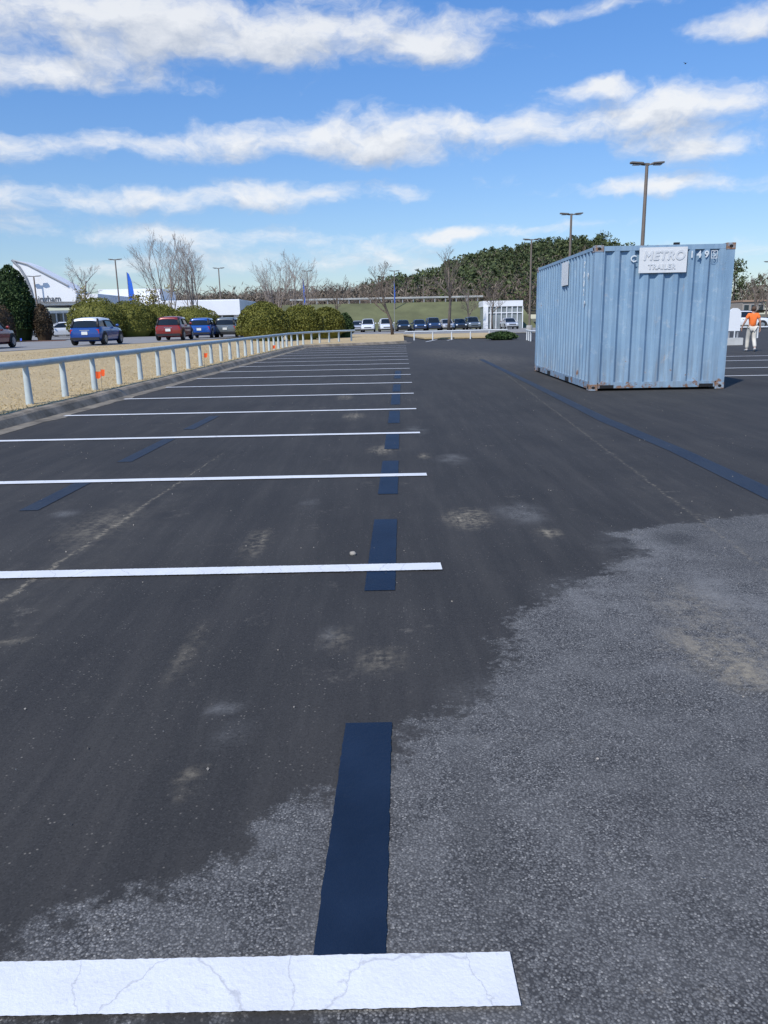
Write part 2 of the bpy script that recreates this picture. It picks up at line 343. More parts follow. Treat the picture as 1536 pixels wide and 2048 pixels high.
pale = spots([(1040, 1025, 50, 20, .9), (905, 918, 30, 10, .8), (830, 860, 25, 8, .6), (618, 1008, 18, 10, .6), (450, 1415, 35, 14, .8), (465, 1470, 25, 30, .5), (1085, 1690, 25, 14, .6), (128, 1028, 25, 8, .7), (1470, 1200, 90, 60, .9), (1300, 1110, 90, 50, .6), (950, 1380, 70, 30, .3), (1200, 1190, 120, 40, .5), (900, 1480, 120, 40, .3), (660, 1272, 24, 20, .5), (1295, 1335, 14, 8, .7), (180, 1820, 40, 16, .5)])
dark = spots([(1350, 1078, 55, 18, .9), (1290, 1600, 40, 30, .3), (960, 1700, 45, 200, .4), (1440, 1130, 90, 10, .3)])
mb = MB(); nx_, ny_ = len(xs), len(ys)
mb.v = [(float(a), float(c), 0.0) for a, c in q]; mb.f = [(i * nx_ + k, i * nx_ + k + 1, (i + 1) * nx_ + k + 1, (i + 1) * nx_ + k) for i in range(ny_ - 1) for k in range(nx_ - 1)]
lot = struct(mb.build('parking_lot', m_asph, fix=False))
for nm, arr in (('agg', sdv), ('dust', dust), ('pale', pale), ('dark', dark)):
    at_ = lot.data.attributes.new(nm, 'FLOAT', 'POINT'); at_.data.foreach_set('value', arr.astype(np.float32))
def ss(x): x = max(0, min(1, x)); return x * x * (3 - 2 * x)
def xr(y): return L(-5.83, y) if y <= 44 else L(-5.83, y) + (1.5 - L(-5.83, 50)) * ss((y - 44) / 6.5)
def hL(x, y): return .135 + .3 * ss((-6.5 - x) / 6) + .012 * mnoise.noise(Vector((x * .6, y * .6, 0)))
yl = list(np.arange(-10, 44, 2)) + list(np.arange(44, 51, .5)) + list(np.arange(51, 84, 3))
rows = []
for y in yl:
    r = xr(y); cols = [r - 54, r - 40, r - 30] + [r - k for k in np.arange(22, 0, -1.0)] + [r - .4, r]
    rows.append([(x, y, hL(x, y) if x < r else .14) for x in cols])
struct(MB().grid(rows).build('lawn', m_dry, smooth=True))
yk = list(np.arange(-8, 44, .5)) + list(np.arange(44, 51.01, .25))
path = [Vector((xr(y), y, 0)) for y in yk]
kr = []; gr = []
for i, p in enumerate(path):
    d = (path[min(i + 1, len(path) - 1)] - path[max(i - 1, 0)]).normalized(); nn = Vector((d.y, -d.x, 0))
    j = .012 * mnoise.noise(Vector((0, p.y * 1.7, 3)))
    kr.append([p + nn * (-.02) + Vector((0, 0, 0)), p + nn * -.02 + Vector((0, 0, .145 + j)), p + nn * (.11 + j) + Vector((0, 0, .14 + j)), p + nn * (.16 + j) + Vector((0, 0, .11 + j)), p + nn * (.24 + j) + Vector((0, 0, .005))])
    gr.append([p + nn * .24 + Vector((0, 0, .006)), p + nn * (.50 + 9 * j) + Vector((0, 0, .004))])
struct(MB().grid(kr).build('kerb', m_conc)); struct(MB().grid(gr).build('gutter', m_gutter))
rp = [(-25, -8), (-23.5, 0), (-15.6, 34.5), (-12.6, 47), (-10, 60), (-9.5, 70), (-30, 96), (-75, 96), (-75, -8)]
struct(MB().prism([(x, y, .2) for x, y in rp], (0, 0, .25)).build('road', m_oldroad))
RZ = .452
fl = MB().prism([(x, y, .05) for x, y in [(3.2, 57.5), (9, 57.5), (12, 74), (2, 74)]], (0, 0, .1)).build('lawn', m_dry); struct(fl)
struct(MB().prism([(x, y, -.05) for x, y in [(-14, 83.9), (60, 76.2), (60, 117), (-30, 117), (-30, 97)]], (0, 0, .1)).build('road', m_oldroad))
e0, e1 = P(560, 640, 119).x, P(1075, 640, 119).x
struct(MB().prism([(e0, 118, -.2), (e0, 119, .1), (e0 - 1, 131, 4.3), (e0 - 1, 172, 4.5), (e0, 172, -.2)], (e1 - e0, 0, 0)).build('embankment', m_green))
sky_l = [(-900, 612), (-300, 604), (300, 594), (400, 584), (600, 576), (700, 574), (780, 562), (860, 547), (920, 522), (980, 504), (1030, 500), (1080, 488), (1130, 482), (1200, 482), (1300, 505), (1400, 545), (1480, 575), (1536, 588), (1700, 600), (2300, 612)]
hx = [P(px, py, 300).x for px, py in sky_l]; hzv = [P(px, py, 300).z - 9 for px, py in sky_l]
def hill(x, y):
    r = float(np.interp(x * 300 / max(y, 170), hx, hzv)); r = max(r, 2.5)
    return 2.2 + (r - 2.2) * ss((y - 172) / 128) if y <= 300 else r
rows = [[(x * y / 300, y, hill(x * y / 300, y)) for x in np.linspace(hx[0], hx[-1], 70)] for y in [172, 185, 200, 220, 240, 260, 280, 300, 320, 400]]
struct(MB().grid(rows).build('hill', m_hill, smooth=True))
# ------------------------------------------------------------------ markings
def strip(name, x0, x1, y, wdt, step, z, jit, mat, skew=0.0):
    n = max(2, int((x1 - x0) / step)); rows = [[], []]
    for i in range(n + 1):
        x = x0 + (x1 - x0) * i / n; s_ = skew * (x - x1)
        j1 = jit * .5 * mnoise.noise(Vector((x * 3, y, 0))) + jit * mnoise.noise(Vector((x * 90, y, 5))); j2 = jit * .5 * mnoise.noise(Vector((x * 3, y, 9))) + jit * mnoise.noise(Vector((x * 90, y, 15)))
        e1_ = jit * 1.5 * mnoise.noise(Vector((3, y, 1))) if i == n else 0
        rows[0].append((x + e1_, y - wdt / 2 + j1 + s_, z)); rows[1].append((x, y + wdt / 2 + j2 + s_, z))
    return MB().grid(rows).build(name, mat)
LY = [1.341] + [4.16 + 2.695 * k for k in range(16)]
for i, y in enumerate(LY):
    o = strip('parking_line', L(-5.38, y), L(.220 if i == 0 else .203, y), y, .138 if i == 0 else .125, .006 if i < 2 else .1, .008, .002 if i == 0 else .004, m_paint)
    struct(o)
def patch(x0, x1, y0, y1, mat=None):
    rows = []; n = max(4, int((y1 - y0) / .02))
    for i in range(n + 1):
        y = y0 + (y1 - y0) * i / n; j = lambda s: .003 * mnoise.noise(Vector((y * 22, x0, s))) + .003 * mnoise.noise(Vector((y * 60, x0, s)))
        rows.append([(L(x0, y) + j(1), y, .004), (L(x1, y) + j(7), y, .004)])
    struct(MB().grid(rows).build('sealer_patch', mat or m_seal))
for py0, py1 in ((1912, 1446), (1182, 1039), (989, 922), (899, 868), (847, 822), (810, 788), (784, 769), (758, 742)):
    patch(-.216, -.055, at(760, py0).y - (.03 if py0 == 1912 else 0), at(785, py1).y)
for (a, b_) in ((1017, 962), (920, 880), (860, 836)):
    patch(-2.97, -2.82, at(150, a).y - (.05 if a > 1000 else .2), at(250, b_).y, m_sealold)
s = [at(*p) for p in ((1536, 974), (1536, 1001), (1340, 903), (1200, 843), (1060, 770), (958, 719), (968, 719), (1072, 768), (1222, 839), (1377, 905 - 3))]
struct(MB().add([(p.x, p.y, .004) for p in s], [(0, 1, 2, 9), (9, 2, 3, 8), (8, 3, 4, 7), (7, 4, 5, 6)]).build('sealer_patch', m_sealold))
for py in (712, 721, 736, 752):
    a = at(1448, py + 2); struct(strip('parking_line', a.x if py > 715 else a.x - .8, a.x + 7, a.y, .13, .3, .008, .006, m_paint, -.03))
for px, py in ((850, 684), (893, 681), (935, 678)):
    a = at(px, py); c = at(px + 28, py - 6)
    struct(MB().add([(a.x, a.y, .008), (a.x + .12, a.y, .008), (c.x + .12, c.y, .008), (c.x, c.y, .008)], [(0, 1, 2, 3)]).build('parking_line', m_paint))
# ------------------------------------------------------------------ rail fences
m_rail = M('rail_paint', (.46, .52, .53), .5, .0, .12, 4, .1, 30)
m_railw = M('white_rail_paint', (.62, .64, .64), .5, 0, .08, 3)
def rail_fence(pts, label, mat, zf, r=.061, h=.665, sp=1.4, group=None):
    pts = [Vector(p) for p in pts]; c = pts[0]
    root = thing('rail_fence', label, 'rail fence', (c.x, c.y, zf(c.x, c.y)), 0, group); o = Vector(root.location)
    acc = 0; nxt = sp * .5; posts = []
    for a, b2 in zip(pts, pts[1:]):
        l = (b2 - a).length
        while nxt <= acc + l: posts.append(a + (b2 - a) * ((nxt - acc) / l)); nxt += sp
        acc += l
    rp_ = []
    for a, b2 in zip(pts, pts[1:]):
        n = max(1, int((b2 - a).length / 2))
        rp_ += [a + (b2 - a) * k / n for k in range(n)]
    rp_.append(pts[-1])
    MB().tube([Vector((p.x, p.y, zf(p.x, p.y) + h)) - o for p in rp_], [r] * len(rp_), 14).build('rail', mat, root, 'a')
    for p in posts:
        z0 = zf(p.x, p.y); MB().tube([Vector((p.x, p.y, z0 - .12)) - o, Vector((p.x, p.y, z0 + .02)) - o, Vector((p.x, p.y, z0 + h - .03)) - o], [r * 1.05, r * 1.02, r * .78], 12).build('post', mat, root, 'a')
    return root
pf = [(L(-6.22, y), y) for y in (6.6, 20, 34, 43)] + [(-4.55, 46.5), (-3.7, 49.5), (-2.7, 51.8), (-1.75, 53.2)]
rail_fence([(x, y, 0) for x, y in pf], 'long pale blue pipe rail fence on the dry grass along the left kerb', m_rail, lambda x, y: hL(x, y) if y < 44 else .14)
rail_fence([(1.75, 56.5, 0), (3.5, 57, 0), (9.3, 57.8, 0)], 'short white pipe rail fence across the far end of the lane', m_railw, lambda x, y: .0, .05, .6)
rail_fence([(9.6, 52, 0), (9.2, 48, 0), (9.7, 45.5, 0), (15, 45.5, 0), (30, 46.5, 0)], 'white pipe rail fence passing behind the blue container', m_railw, lambda x, y: .0, .045, .62)
C = []
for _ in range(26000):
    y = 7 + 34 * random.random() ** 1.6; x = xr(y) - .02 - 9 * random.random() ** 1.5
    C.append((x, y, hL(x, y) + .012))
gb = leafcloud('dry_grass', C, np.random.uniform(.02, .045, len(C)), m_straw, asp=.14, up=.6); tag(gb, kind='stuff')
# ------------------------------------------------------------------ container
def contmat(name, rk=1.0):
    m, t, b, co = newmat(name)
    n1 = t.noise(co, 1.3, 6, .6); n2 = t.noise(co, 5.5, 9, .7); n3 = t.noise(t.scale(co, (6, 6, .5)), 2.2, 6, .6)
    sz = t.n('ShaderNodeSeparateXYZ'); t.link(co, sz.inputs[0]); z = sz.outputs[2]
    c = t.mix(t.mr(n1, .3, .7), (.195, .315, .44), (.265, .385, .495)); c = t.mix(t.mr(n3, .42, .72, 0, .6), c, (.135, .225, .33)); c = t.mix(t.mr(n2, .55, .68, 0, .45), c, (.42, .50, .56))
    c = t.mix(t.m('MULTIPLY', t.mr(z, .9, .05), t.mr(n3, .38, .62, .05, .45)), c, (.22, .21, .19))
    low = t.m('MAXIMUM', t.mr(z, .55, .05, 0, .10 * rk), t.mr(z, 2.45, 2.63, 0, .09))
    stain = t.mr(t.m('ADD', t.m('MULTIPLY', n3, .6), t.m('MULTIPLY', n2, .4)), .56, .68, 0, .35)
    c = t.mix(t.m('MULTIPLY', stain, t.mr(t.noise(co, .8, 3), .45, .6)), c, (.28, .18, .11))
    rs = t.mr(t.m('ADD', n2, low), .67, .70); c = t.mix(t.m('MULTIPLY', rs, .9), c, t.mix(t.mr(t.noise(co, 30, 4), .3, .7), (.11, .05, .028), (.30, .15, .07)))
    t.link(c, b.inputs['Base Color']); b.inputs['Roughness'].default_value = .65; t.link(t.bump(n2, .22, .01), b.inputs['Normal'])
    return m
m_cont = contmat('container_paint'); m_rail_c = contmat('worn_container_paint', 1.6)
m_rust, t, b, co = newmat('rusty_paint'); n2 = t.noise(co, 7, 9, .7)
c = t.mix(t.mr(n2, .43, .55), (.27, .34, .40), t.mix(t.mr(t.noise(co, 40, 4), .3, .7), (.12, .055, .03), (.32, .19, .11)))
t.link(c, b.inputs['Base Color']); b.inputs['Roughness'].default_value = .7; t.link(t.bump(n2, .4, .01), b.inputs['Normal'])
m_dark = M('dark_gap', (.012, .012, .013), .9)
m_sign, t, b, co = newmat('white_sign'); n2 = t.noise(co, 9, 8, .7)
t.link(t.mix(t.mr(n2, .52, .72, 0, .6), (.70, .71, .71), (.53, .54, .55)), b.inputs['Base Color']); b.inputs['Roughness'].default_value = .5
m_signg = M('faded_lettering', (.61, .63, .645), .5, 0, .06, 9)
m_white = M('white_marking', (.64, .68, .70), .6, 0, .15, 19)
CW, CL, CH = 2.53, 6.1, 2.62
cr_ = thing('shipping_container', 'pale blue corrugated steel shipping container with white signs standing on the dark asphalt', 'container', (5.265, 14.64 + CL / 2, .004), math.radians(-1.45))
def corr(axis, length, z0, z1, out, name):
    prof = []; p = -length / 2; pitch = .279; n = round((length - .07) / pitch); pitch = (length - .07) / n; k = pitch / 4
    prof.append((p, 0)); p += .035
    for i in range(n):
        prof += [(p, 0), (p + k * .75, -.05), (p + k * 2.0, -.05), (p + k * 2.75, 0)]; p += pitch
    prof += [(length / 2 - .035, 0), (length / 2, 0)]
    rows = []
    for j in range(9):
        zz = z0 + (z1 - z0) * j / 8; r = []
        for s_, d in prof:
            dd = d - .016 * abs(mnoise.noise(Vector((s_ * 1.3, zz * 1.6, len(name))))) * (0 if j in (0, 8) else 1)
            r.append((s_, -(out + dd), zz) if axis == 'f' else (s_, out + dd, zz) if axis == 'b' else (-(out + dd), s_, zz) if axis == 'l' else (out + dd, s_, zz))
        rows.append(r)
    return MB().grid(rows).build(name, m_cont, cr_)
PW = .15
corr('f', CW - 2 * PW, .15, CH - .1, CL / 2 - .012, 'end_wall'); corr('b', CW - 2 * PW, .15, CH - .1, CL / 2 - .012, 'end_wall')
corr('l', CL - 2 * PW, .16, CH - .08, CW / 2 - .012, 'side_wall'); corr('r', CL - 2 * PW, .16, CH - .08, CW / 2 - .012, 'side_wall')
MB().box((0, 0, CH - .055), (CW - .12, CL - .12, .03)).build('roof', m_cont, cr_)
MB().box((0, 0, .13), (CW - .16, CL - .16, .06)).build('floor', m_dark, cr_)
for sx_ in (-1, 1):
    for sy_ in (-1, 1):
        MB().box((sx_ * (CW / 2 - PW / 2 - .004), sy_ * (CL / 2 - PW / 2 - .004), CH / 2), (PW, PW, CH - .24)).build('corner_post', m_rail_c, cr_)
        for top in (0, 1):
            zc = CH - .06 if top else .06; cx, cy = sx_ * (CW / 2 - .081), sy_ * (CL / 2 - .089)
            cc_ = MB().box((cx, cy, zc), (.166, .182, .12)).build('corner_casting', m_rust, cr_)
            bv = cc_.modifiers.new('bevel', 'BEVEL'); bv.width = .008; bv.segments = 2
            MB().prism([(cx + .034 * math.cos(a), sy_ * (CL / 2 + .003), zc + .027 * math.sin(a)) for a in np.linspace(0, 2 * PI, 13)[:-1]], (0, sy_ * .002, 0)).build('casting_hole', m_dark, cc_)
            MB().prism([(sx_ * (CW / 2 + .003), cy + .038 * math.cos(a), zc + .027 * math.sin(a)) for a in np.linspace(0, 2 * PI, 13)[:-1]], (sx_ * .002, 0, 0)).build('casting_hole', m_dark, cc_)
for sy_ in (-1, 1):
    MB().box((0, sy_ * (CL / 2 - .045), CH - .06), (CW - .34, .07, .085)).build('top_rail', m_cont, cr_)
    fr = MB().box((0, sy_ * (CL / 2 - .05), .1), (CW - .34, .08, .11)).build('bottom_rail', m_rail_c, cr_)
    for sx_ in (-1, 1):
        MB().box((sx_ * .93, sy_ * (CL / 2 - .012), .075), (.26, .012, .06)).build('rail_slot', m_dark, fr)
for sx_ in (-1, 1):
    MB().box((sx_ * (CW / 2 - .04), 0, CH - .045), (.06, CL - .37, .06)).build('top_rail', m_cont, cr_)
    sr = MB().box((sx_ * (CW / 2 - .035), 0, .1), (.06, CL - .37, .13)).build('bottom_rail', m_rail_c, cr_)
    for sy_ in (-1, 1):
        MB().box((sx_ * (CW / 2 - .006), sy_ * 1.03 + .0, .085), (.012, .36, .09)).build('forklift_pocket', m_dark, sr)
    MB().box((sx_ * (CW / 2 - .006), 2.35, .085), (.012, .3, .09)).build('forklift_pocket', m_dark, sr)
FY = -CL / 2 - .004
bpy.context.view_layer.update(); CINV = cr_.matrix_world.inverted()
def px2x(px, py): return (CINV @ P(px, py, 14.62)).x
def pz(py, px=1330): return P(px, py, 14.62).z
sx0, sx1 = px2x(1279, 520), px2x(1374, 520); zt, zb_ = pz(494.5), pz(545.5)
sg = MB().box(((sx0 + sx1) / 2, FY - .004, (zt + zb_) / 2), (sx1 - sx0, .006, zt - zb_)).build('sign_board', m_sign, cr_)
xm = (sx0 + sx1) / 2
text_mesh('lettering', 'METRO', .215, m_signg, sg, (xm + .01, FY - .012, zt - .15), shear=.15, bold=.011)
text_mesh('lettering', 'TRAILER', .125, m_signg, sg, (xm - .02, FY - .012, zt - .34), bold=.007)
text_mesh('container_number', 'C', .16, m_white, cr_, (px2x(1268, 517), FY - .004, pz(517)), bold=.003)
for ch, px in (('1', 1384), ('4', 1398), ('9', 1413), ('5', 1428)):
    text_mesh('container_number', ch, .165 if ch != '5' else .125, m_white, cr_, (px2x(px, 511), FY - .004, pz(511)), bold=.004 if ch != '5' else 0)
bx, bz = px2x(1428, 511), pz(511)
fb = MB(); hw_, hh_ = .056, .07
ring = lambda a, c: [(bx - a, bz - c), (bx + a, bz - c), (bx + a, bz + c), (bx - a, bz + c)]
ro_, ri_ = ring(hw_, hh_), ring(hw_ - .010, hh_ - .010)
fb.add([(x, FY - .006, z) for x, z in ro_ + ri_], [(i, (i + 1) % 4, 4 + (i + 1) % 4, 4 + i) for i in range(4)])
fb.build('number_frame', m_white, cr_)
SXf = -CW / 2 - .003; rotl = (PI/2, 0, -PI/2)
MB().box((SXf - .003, -.5, 2.27), (.006, .66, .48)).build('sign_board', m_sign, cr_)
for ch, yy, zz in (('P', -2.3, 2.33), ('0', -2.3, 2.14), ('0', -2.3, 1.98), ('2', -2.3, 1.82), ('P', -2.4, 1.6), ('9', -2.62, 2.1)):
    text_mesh('container_number', ch, .17, m_white, cr_, (SXf, yy, zz), rotl, bold=.004)
MB().box((.3, -CL / 2 + .3, CH + .02), (.1, .06, .05)).build('roof_lug', m_dark, cr_)
# ------------------------------------------------------------------ lamp posts
m_pole = M('bronze_pole', (.19, .15, .12), .5, .2, .1); m_lamphead = M('lamp_housing', (.17, .15, .13), .5, .2, .1); m_basec = M('lamp_base_concrete', (.35, .34, .32), .9, 0, .15)
m_glassl = M('lamp_lens', (.4, .4, .38), .2)
lp = thing('street_lamp', 'x', 'street lamp', (0, 0, 0))
MB().lathe([(.3, 0), (.3, .7), (.27, .75)], (0, 0, 0), n=16).build('base', m_basec, lp, 'a')
MB().tube([(0, 0, .75), (0, 0, 9.05)], [.11, .075], 10).build('pole', m_pole, lp, 'a')
for s_ in (-1, 1):
    hd = MB().prism([(s_ * .1, -.05, 9.05), (s_ * .1, .05, 9.05), (s_ * .26, .2, 9.12), (s_ * .8, .17, 9.16), (s_ * .84, 0, 9.165), (s_ * .8, -.17, 9.16), (s_ * .26, -.2, 9.12)], (0, 0, .07)).build('lamp_head', m_lamphead, lp)
    MB().box((s_ * .52, 0, 9.085), (.36, .26, .02), 0, 0).build('lens', m_glassl, hd)
MB().box((0, 0, 9.12), (.22, .1, .1)).build('bracket', m_lamphead, lp)
scan(lp)
lamps = [(1276, 40, 'bronze twin lamp post rising highest behind the blue container', 0), (1135, 58, 'bronze twin lamp post just above the container left top edge', 0), (1059, 78, 'bronze twin lamp post left of the container by the far rail', 0),
         (847, 150, 'distant lamp post on the green bank right of the round bare tree', 0), (790, 128, 'distant lamp post in front of the round bare tree', 0), (618, 124, 'lamp post behind the rounded hedges right of the vase shaped trees', 0),
         (444, 117, 'lamp post in front of the long white showroom above the grey car', .2), (242, 100, 'lamp post by the showroom left of the first blue feather flag', .3), (936, 118, 'slim far lamp post left of the glass pavilion', 0), (1531, 95, 'lamp post at the right edge above the walking man', 0), (78, 92, 'lamp post before the curved roof wing beside the tall dark evergreen', .3)]
first = True
for px, Yd, lab, z0 in lamps:
    x = P(px, 640, Yd).x; rz = math.radians(4)
    k = .62 if px == 936 else .8 if px == 1531 else .955 if px == 1059 else .93 if px > 1000 else .75 if px == 78 else 1
    if first: lp.location = (x, Yd, z0); lp.rotation_euler = (0, 0, rz); lp.scale = (1, 1, k); lp['label'] = lab; lp['group'] = 'twin headed lamp posts'; first = False
    else: dup(lp, (x, Yd, z0), rz, lab, group='twin headed lamp posts', scale=(1, 1, k))
# ------------------------------------------------------------------ shrubs
m_hedge = leafmat('hedge_leaves', (.075, .080, .015), (.135, .138, .025), (.20, .195, .042))
m_dkgreen = leafmat('dark_leaves', (.014, .028, .010), (.034, .064, .018), (.068, .108, .03))
m_redleaf = leafmat('reddish_leaves', (.03, .024, .014), (.07, .048, .028), (.12, .08, .045))
m_yel = leafmat('yellow_leaves', (.09, .08, .018), (.19, .165, .04), (.3, .26, .08))
m_bark = M('bark', (.13, .105, .085), .9, 0, .25, 5); m_bark2 = M('pale_bark', (.24, .205, .18), .9, 0, .2, 5); m_twig = M('twigs', (.17, .135, .11), .9, 0, .2, 2); m_twig2 = M('pale_twigs', (.29, .245, .22), .9, 0, .2, 2)
def mound(name, cx, cy, z0, rx, ry, hh, mat, label, group=None, n=4200, leaf=.07, cone=0.0):
    root = tag(bpy.data.objects.new(name, None), label, 'shrub', group); COL.objects.link(root); root.location = (cx, cy, z0)
    C = []
    sd_ = random.random() * 99
    for _ in range(n):
        d = Vector((random.gauss(0, 1), random.gauss(0, 1), random.gauss(0, 1))).normalized()
        if d.z < -.35: d.z = -d.z * .5
        lump = 1 + .08 * mnoise.noise(d * 2.2 + Vector((sd_, 0, 0))) + .06 * mnoise.noise(d * 6 + Vector((sd_, 9, 0)))
        r = lump * (1 - .10 * random.random() ** 2 + (.03 * random.random() if random.random() < .1 else 0))
        zz = .38 + .62 * d.z * r
        tp = 1 - cone * max(0, zz)
        C.append((d.x * r * rx * tp, d.y * r * ry * tp, max(.03, zz) * hh))
    MBc = ((0, 0, .38 * hh), (rx * .87 * (1 - cone * .5), ry * .87 * (1 - cone * .5), hh * .555))
    leafcloud('foliage', C, np.random.uniform(leaf * .6, leaf * 1.3, n), mat, root, .62, core=MBc)
    MB().tube([(0, 0, -.1), (0, 0, .4 * hh)], [.09, .05], 6).build('stem', m_bark, root)
    return root
def hz(px, Yd): return P(px, 650, Yd).x
for px, Yd, wpx, top, lab in [(527, 56, 104, 604, 'broad clipped hedge mound right of the grey car'), (603, 60, 86, 609, 'middle clipped hedge mound behind the rail fence'), (655, 64, 70, 614, 'third clipped hedge mound toward the rail end')]:
    mound('hedge_mound', hz(px, Yd), Yd, .15, wpx / F * Yd / 2, wpx / F * Yd / 2 * .9, P(px, top, Yd).z - .15, m_hedge, lab, 'clipped olive hedge mounds', 9000)
mound('shrub', hz(690, 66), 66, .15, .75, .75, P(690, 626, 66).z - .15, m_dkgreen, 'small dark green shrub at the right end of the hedge mounds', None, 2600)
for px, Yd, wpx, top, lab in [(195, 70, 104, 596, 'leftmost olive hedge mound behind the nearest blue car'), (262, 72, 90, 601, 'olive hedge mound between the blue car and the red car'), (318, 74, 84, 608, 'olive hedge mound behind the red car'), (385, 76, 100, 612, 'olive hedge mound behind the second blue car')]:
    mound('hedge_mound', hz(px, Yd), Yd, .4, wpx / F * Yd / 2 * 1.1, wpx / F * Yd / 2, P(px, top, Yd).z - .4, m_hedge, lab, 'clipped olive hedge mounds', 9000)
mound('shrub', hz(30, 60), 60, .4, 1.75, 1.7, P(30, 532, 60).z - .4, m_dkgreen, 'tall dark evergreen shrub at the left edge beside the showroom', None, 8500, .10, .18)
mound('shrub', hz(0, 56), 56, .4, 1.0, 1.0, P(0, 608, 56).z - .4, m_redleaf, 'low reddish shrub cut by the left edge of the frame', None, 2200)
mound('shrub', hz(86, 60), 60, .4, .7, .7, P(86, 608, 60).z - .4, m_redleaf, 'low reddish shrub right of the tall dark evergreen', None, 2200)
mound('shrub', hz(1004, 53), 53, 0, 1.05, .7, .55, m_dkgreen, 'low dark clipped hedge before the glass pavilion', None, 2600)
struct(MB().prism([(x, y, .44) for x, y in [(-32, 55), (hz(125, 57), 57), (hz(135, 63), 63), (-36, 64)]], (0, 0, .03)).build('mulch_bed', m_mulch))
# ------------------------------------------------------------------ bare trees
def bare_tree(name, label, loc, h, spread, seed, vase=False, mats=None, group=None, rs=1.0, dens=1.0):
    rnd = random.Random(seed); tr = MB(); cr2 = MB()
    mats = mats or (m_bark, m_twig)
    def grow(p, d, ln, r, lv):
        mb = tr if lv == 0 else cr2
        segs = 4 if lv < 2 else 3; pts = [p]; rr = [r]; dd = d.copy()
        for i in range(segs):
            dd = (dd + Vector((rnd.gauss(0, 1), rnd.gauss(0, 1), rnd.gauss(0, .6) + .35)) * .10).normalized()
            pts.append(pts[-1] + dd * ln / segs); rr.append(r * (1 - .62 * (i + 1) / segs))
        mb.tube(pts, rr, 7 if lv == 0 else 4 if lv < 3 else 3, lv < 1)
        if lv >= 4: return
        nch = [int(8 * dens), 5, 4 if vase else 5, 3 if vase else 4][lv]
        for k in range(nch):
            f = (.35 if lv == 0 else .25) + (.75 - (.1 if lv == 0 else 0)) * (k + .5) / nch
            f = min(f, .98); i = min(segs - 1, int(f * segs)); q_ = pts[i].lerp(pts[i + 1], f * segs - i)
            a = rnd.random() * 2 * PI + k * 2.4; tilt = spread * (1.0 - .35 * f) * rnd.uniform(.7, 1.25)
            ax = dd.cross(Vector((math.cos(a), math.sin(a), .1))).normalized()
            nd = (Matrix.Rotation(tilt, 3, ax) @ (pts[i + 1] - pts[i]).normalized())
            nl = ln * rnd.uniform(.42, .62) * (1.15 - .45 * f) * (1 if lv else .95)
            grow(q_, nd, nl, max(.007 * rs, rr[i] * rnd.uniform(.42, .55)), lv + 1)
    root = thing(name, label, 'tree', loc, 0, group)
    if vase:
        for k in range(5):
            a = 2 * PI * k / 5 + rnd.random(); d = Vector((math.cos(a) * .24, math.sin(a) * .24, 1)).normalized()
            grow(Vector((math.cos(a) * .1, math.sin(a) * .1, -.05)), d, h * rnd.uniform(.62, .75), .07 * rs, 0)
    else: grow(Vector((0, 0, -.05)), Vector((0, 0, 1)), h * .74, .022 * h, 0)
    tr.build('trunk', mats[0], root, True, False); cr2.build('crown', mats[1], root, True, False)
    return root
G = 'bare winter trees'
pm = (m_bark2, m_twig2)
def bt(px, Yd, top, z0, lab, spread, seed, vase=False, mats=None, rs=1.0, dens=1.0):
    return bare_tree('bare_tree', lab, (hz(px, Yd), Yd, z0), P(px, top, Yd).z - z0, spread, seed, vase, mats, G, rs, dens)
bt(338, 78, 462, .4, 'left of two tall pale bare trees behind the red car', .5, 1, True, pm, 1.1, .8)
bt(388, 80, 474, .4, 'right of two tall pale bare trees behind the second blue car', .5, 2, True, pm, 1.1, .8)
bt(548, 76, 508, .2, 'pale vase shaped bare tree behind the broad hedge mound', .55, 3, True, pm, 1.05, .7)
bt(592, 78, 500, .2, 'pale vase shaped bare tree behind the middle hedge mound', .55, 4, True, pm, 1.05, .7)
bt(785, 75, 508, .05, 'round crowned dark bare tree standing beyond the lane end', .95, 5, False, None, 1.2, 1.1)
bt(897, 104, 492, .05, 'tall dark bare tree before the green bank', .7, 6, False, None, 1.4, 1.1)
bt(676, 84, 552, .1, 'small rounded bare tree above the right hedge mounds', .9, 7, False, None, 1.2)
bt(158, 88, 512, .3, 'bare tree in front of the curved white roof wing', .85, 8, False, pm, 1.3)
bt(985, 108, 560, .05, 'short bare tree left of the glass pavilion', .9, 9, False, None, 1.4)
bt(940, 112, 575, .05, 'low bare tree on the green bank', .95, 10, False, None, 1.4)
bt(1512, 85, 545, 0, 'bare tree at the right edge behind the walking man', .85, 11, False, None, 1.4)
def leafy(px, Yd, top, z0, rx, lab, mat, n, leaf):
    root = thing('leafy_tree', lab, 'tree', (hz(px, Yd), Yd, z0)); hh = P(px, top, Yd).z - z0
    C = []
    cl = [(random.gauss(0, rx * .45), random.gauss(0, rx * .45), random.uniform(.35, .95) * hh) for _ in range(14)]
    for _ in range(n):
        c = random.choice(cl); C.append((c[0] + random.gauss(0, rx * .2), c[1] + random.gauss(0, rx * .2), c[2] + random.gauss(0, hh * .05)))
    leafcloud('crown', C, np.random.uniform(leaf * .6, leaf * 1.2, n), mat, root, .6)
    tb = MB().tube([(0, 0, -.1), (0, 0, hh * .8)], [.1, .03], 6)
    for c in cl: tb.tube([(0, 0, hh * .3), c], [.05, .015], 4)
    tb.build('trunk', m_bark, root, True); return root
leafy(312, 84, 568, .4, 1.8, 'yellowish leafy tree left of the tall pale bare trees', m_yel, 1500, .12)
leafy(170, 86, 566, .3, 1.7, 'yellowish leafy tree below the curved roof wing', m_yel, 700, .12)
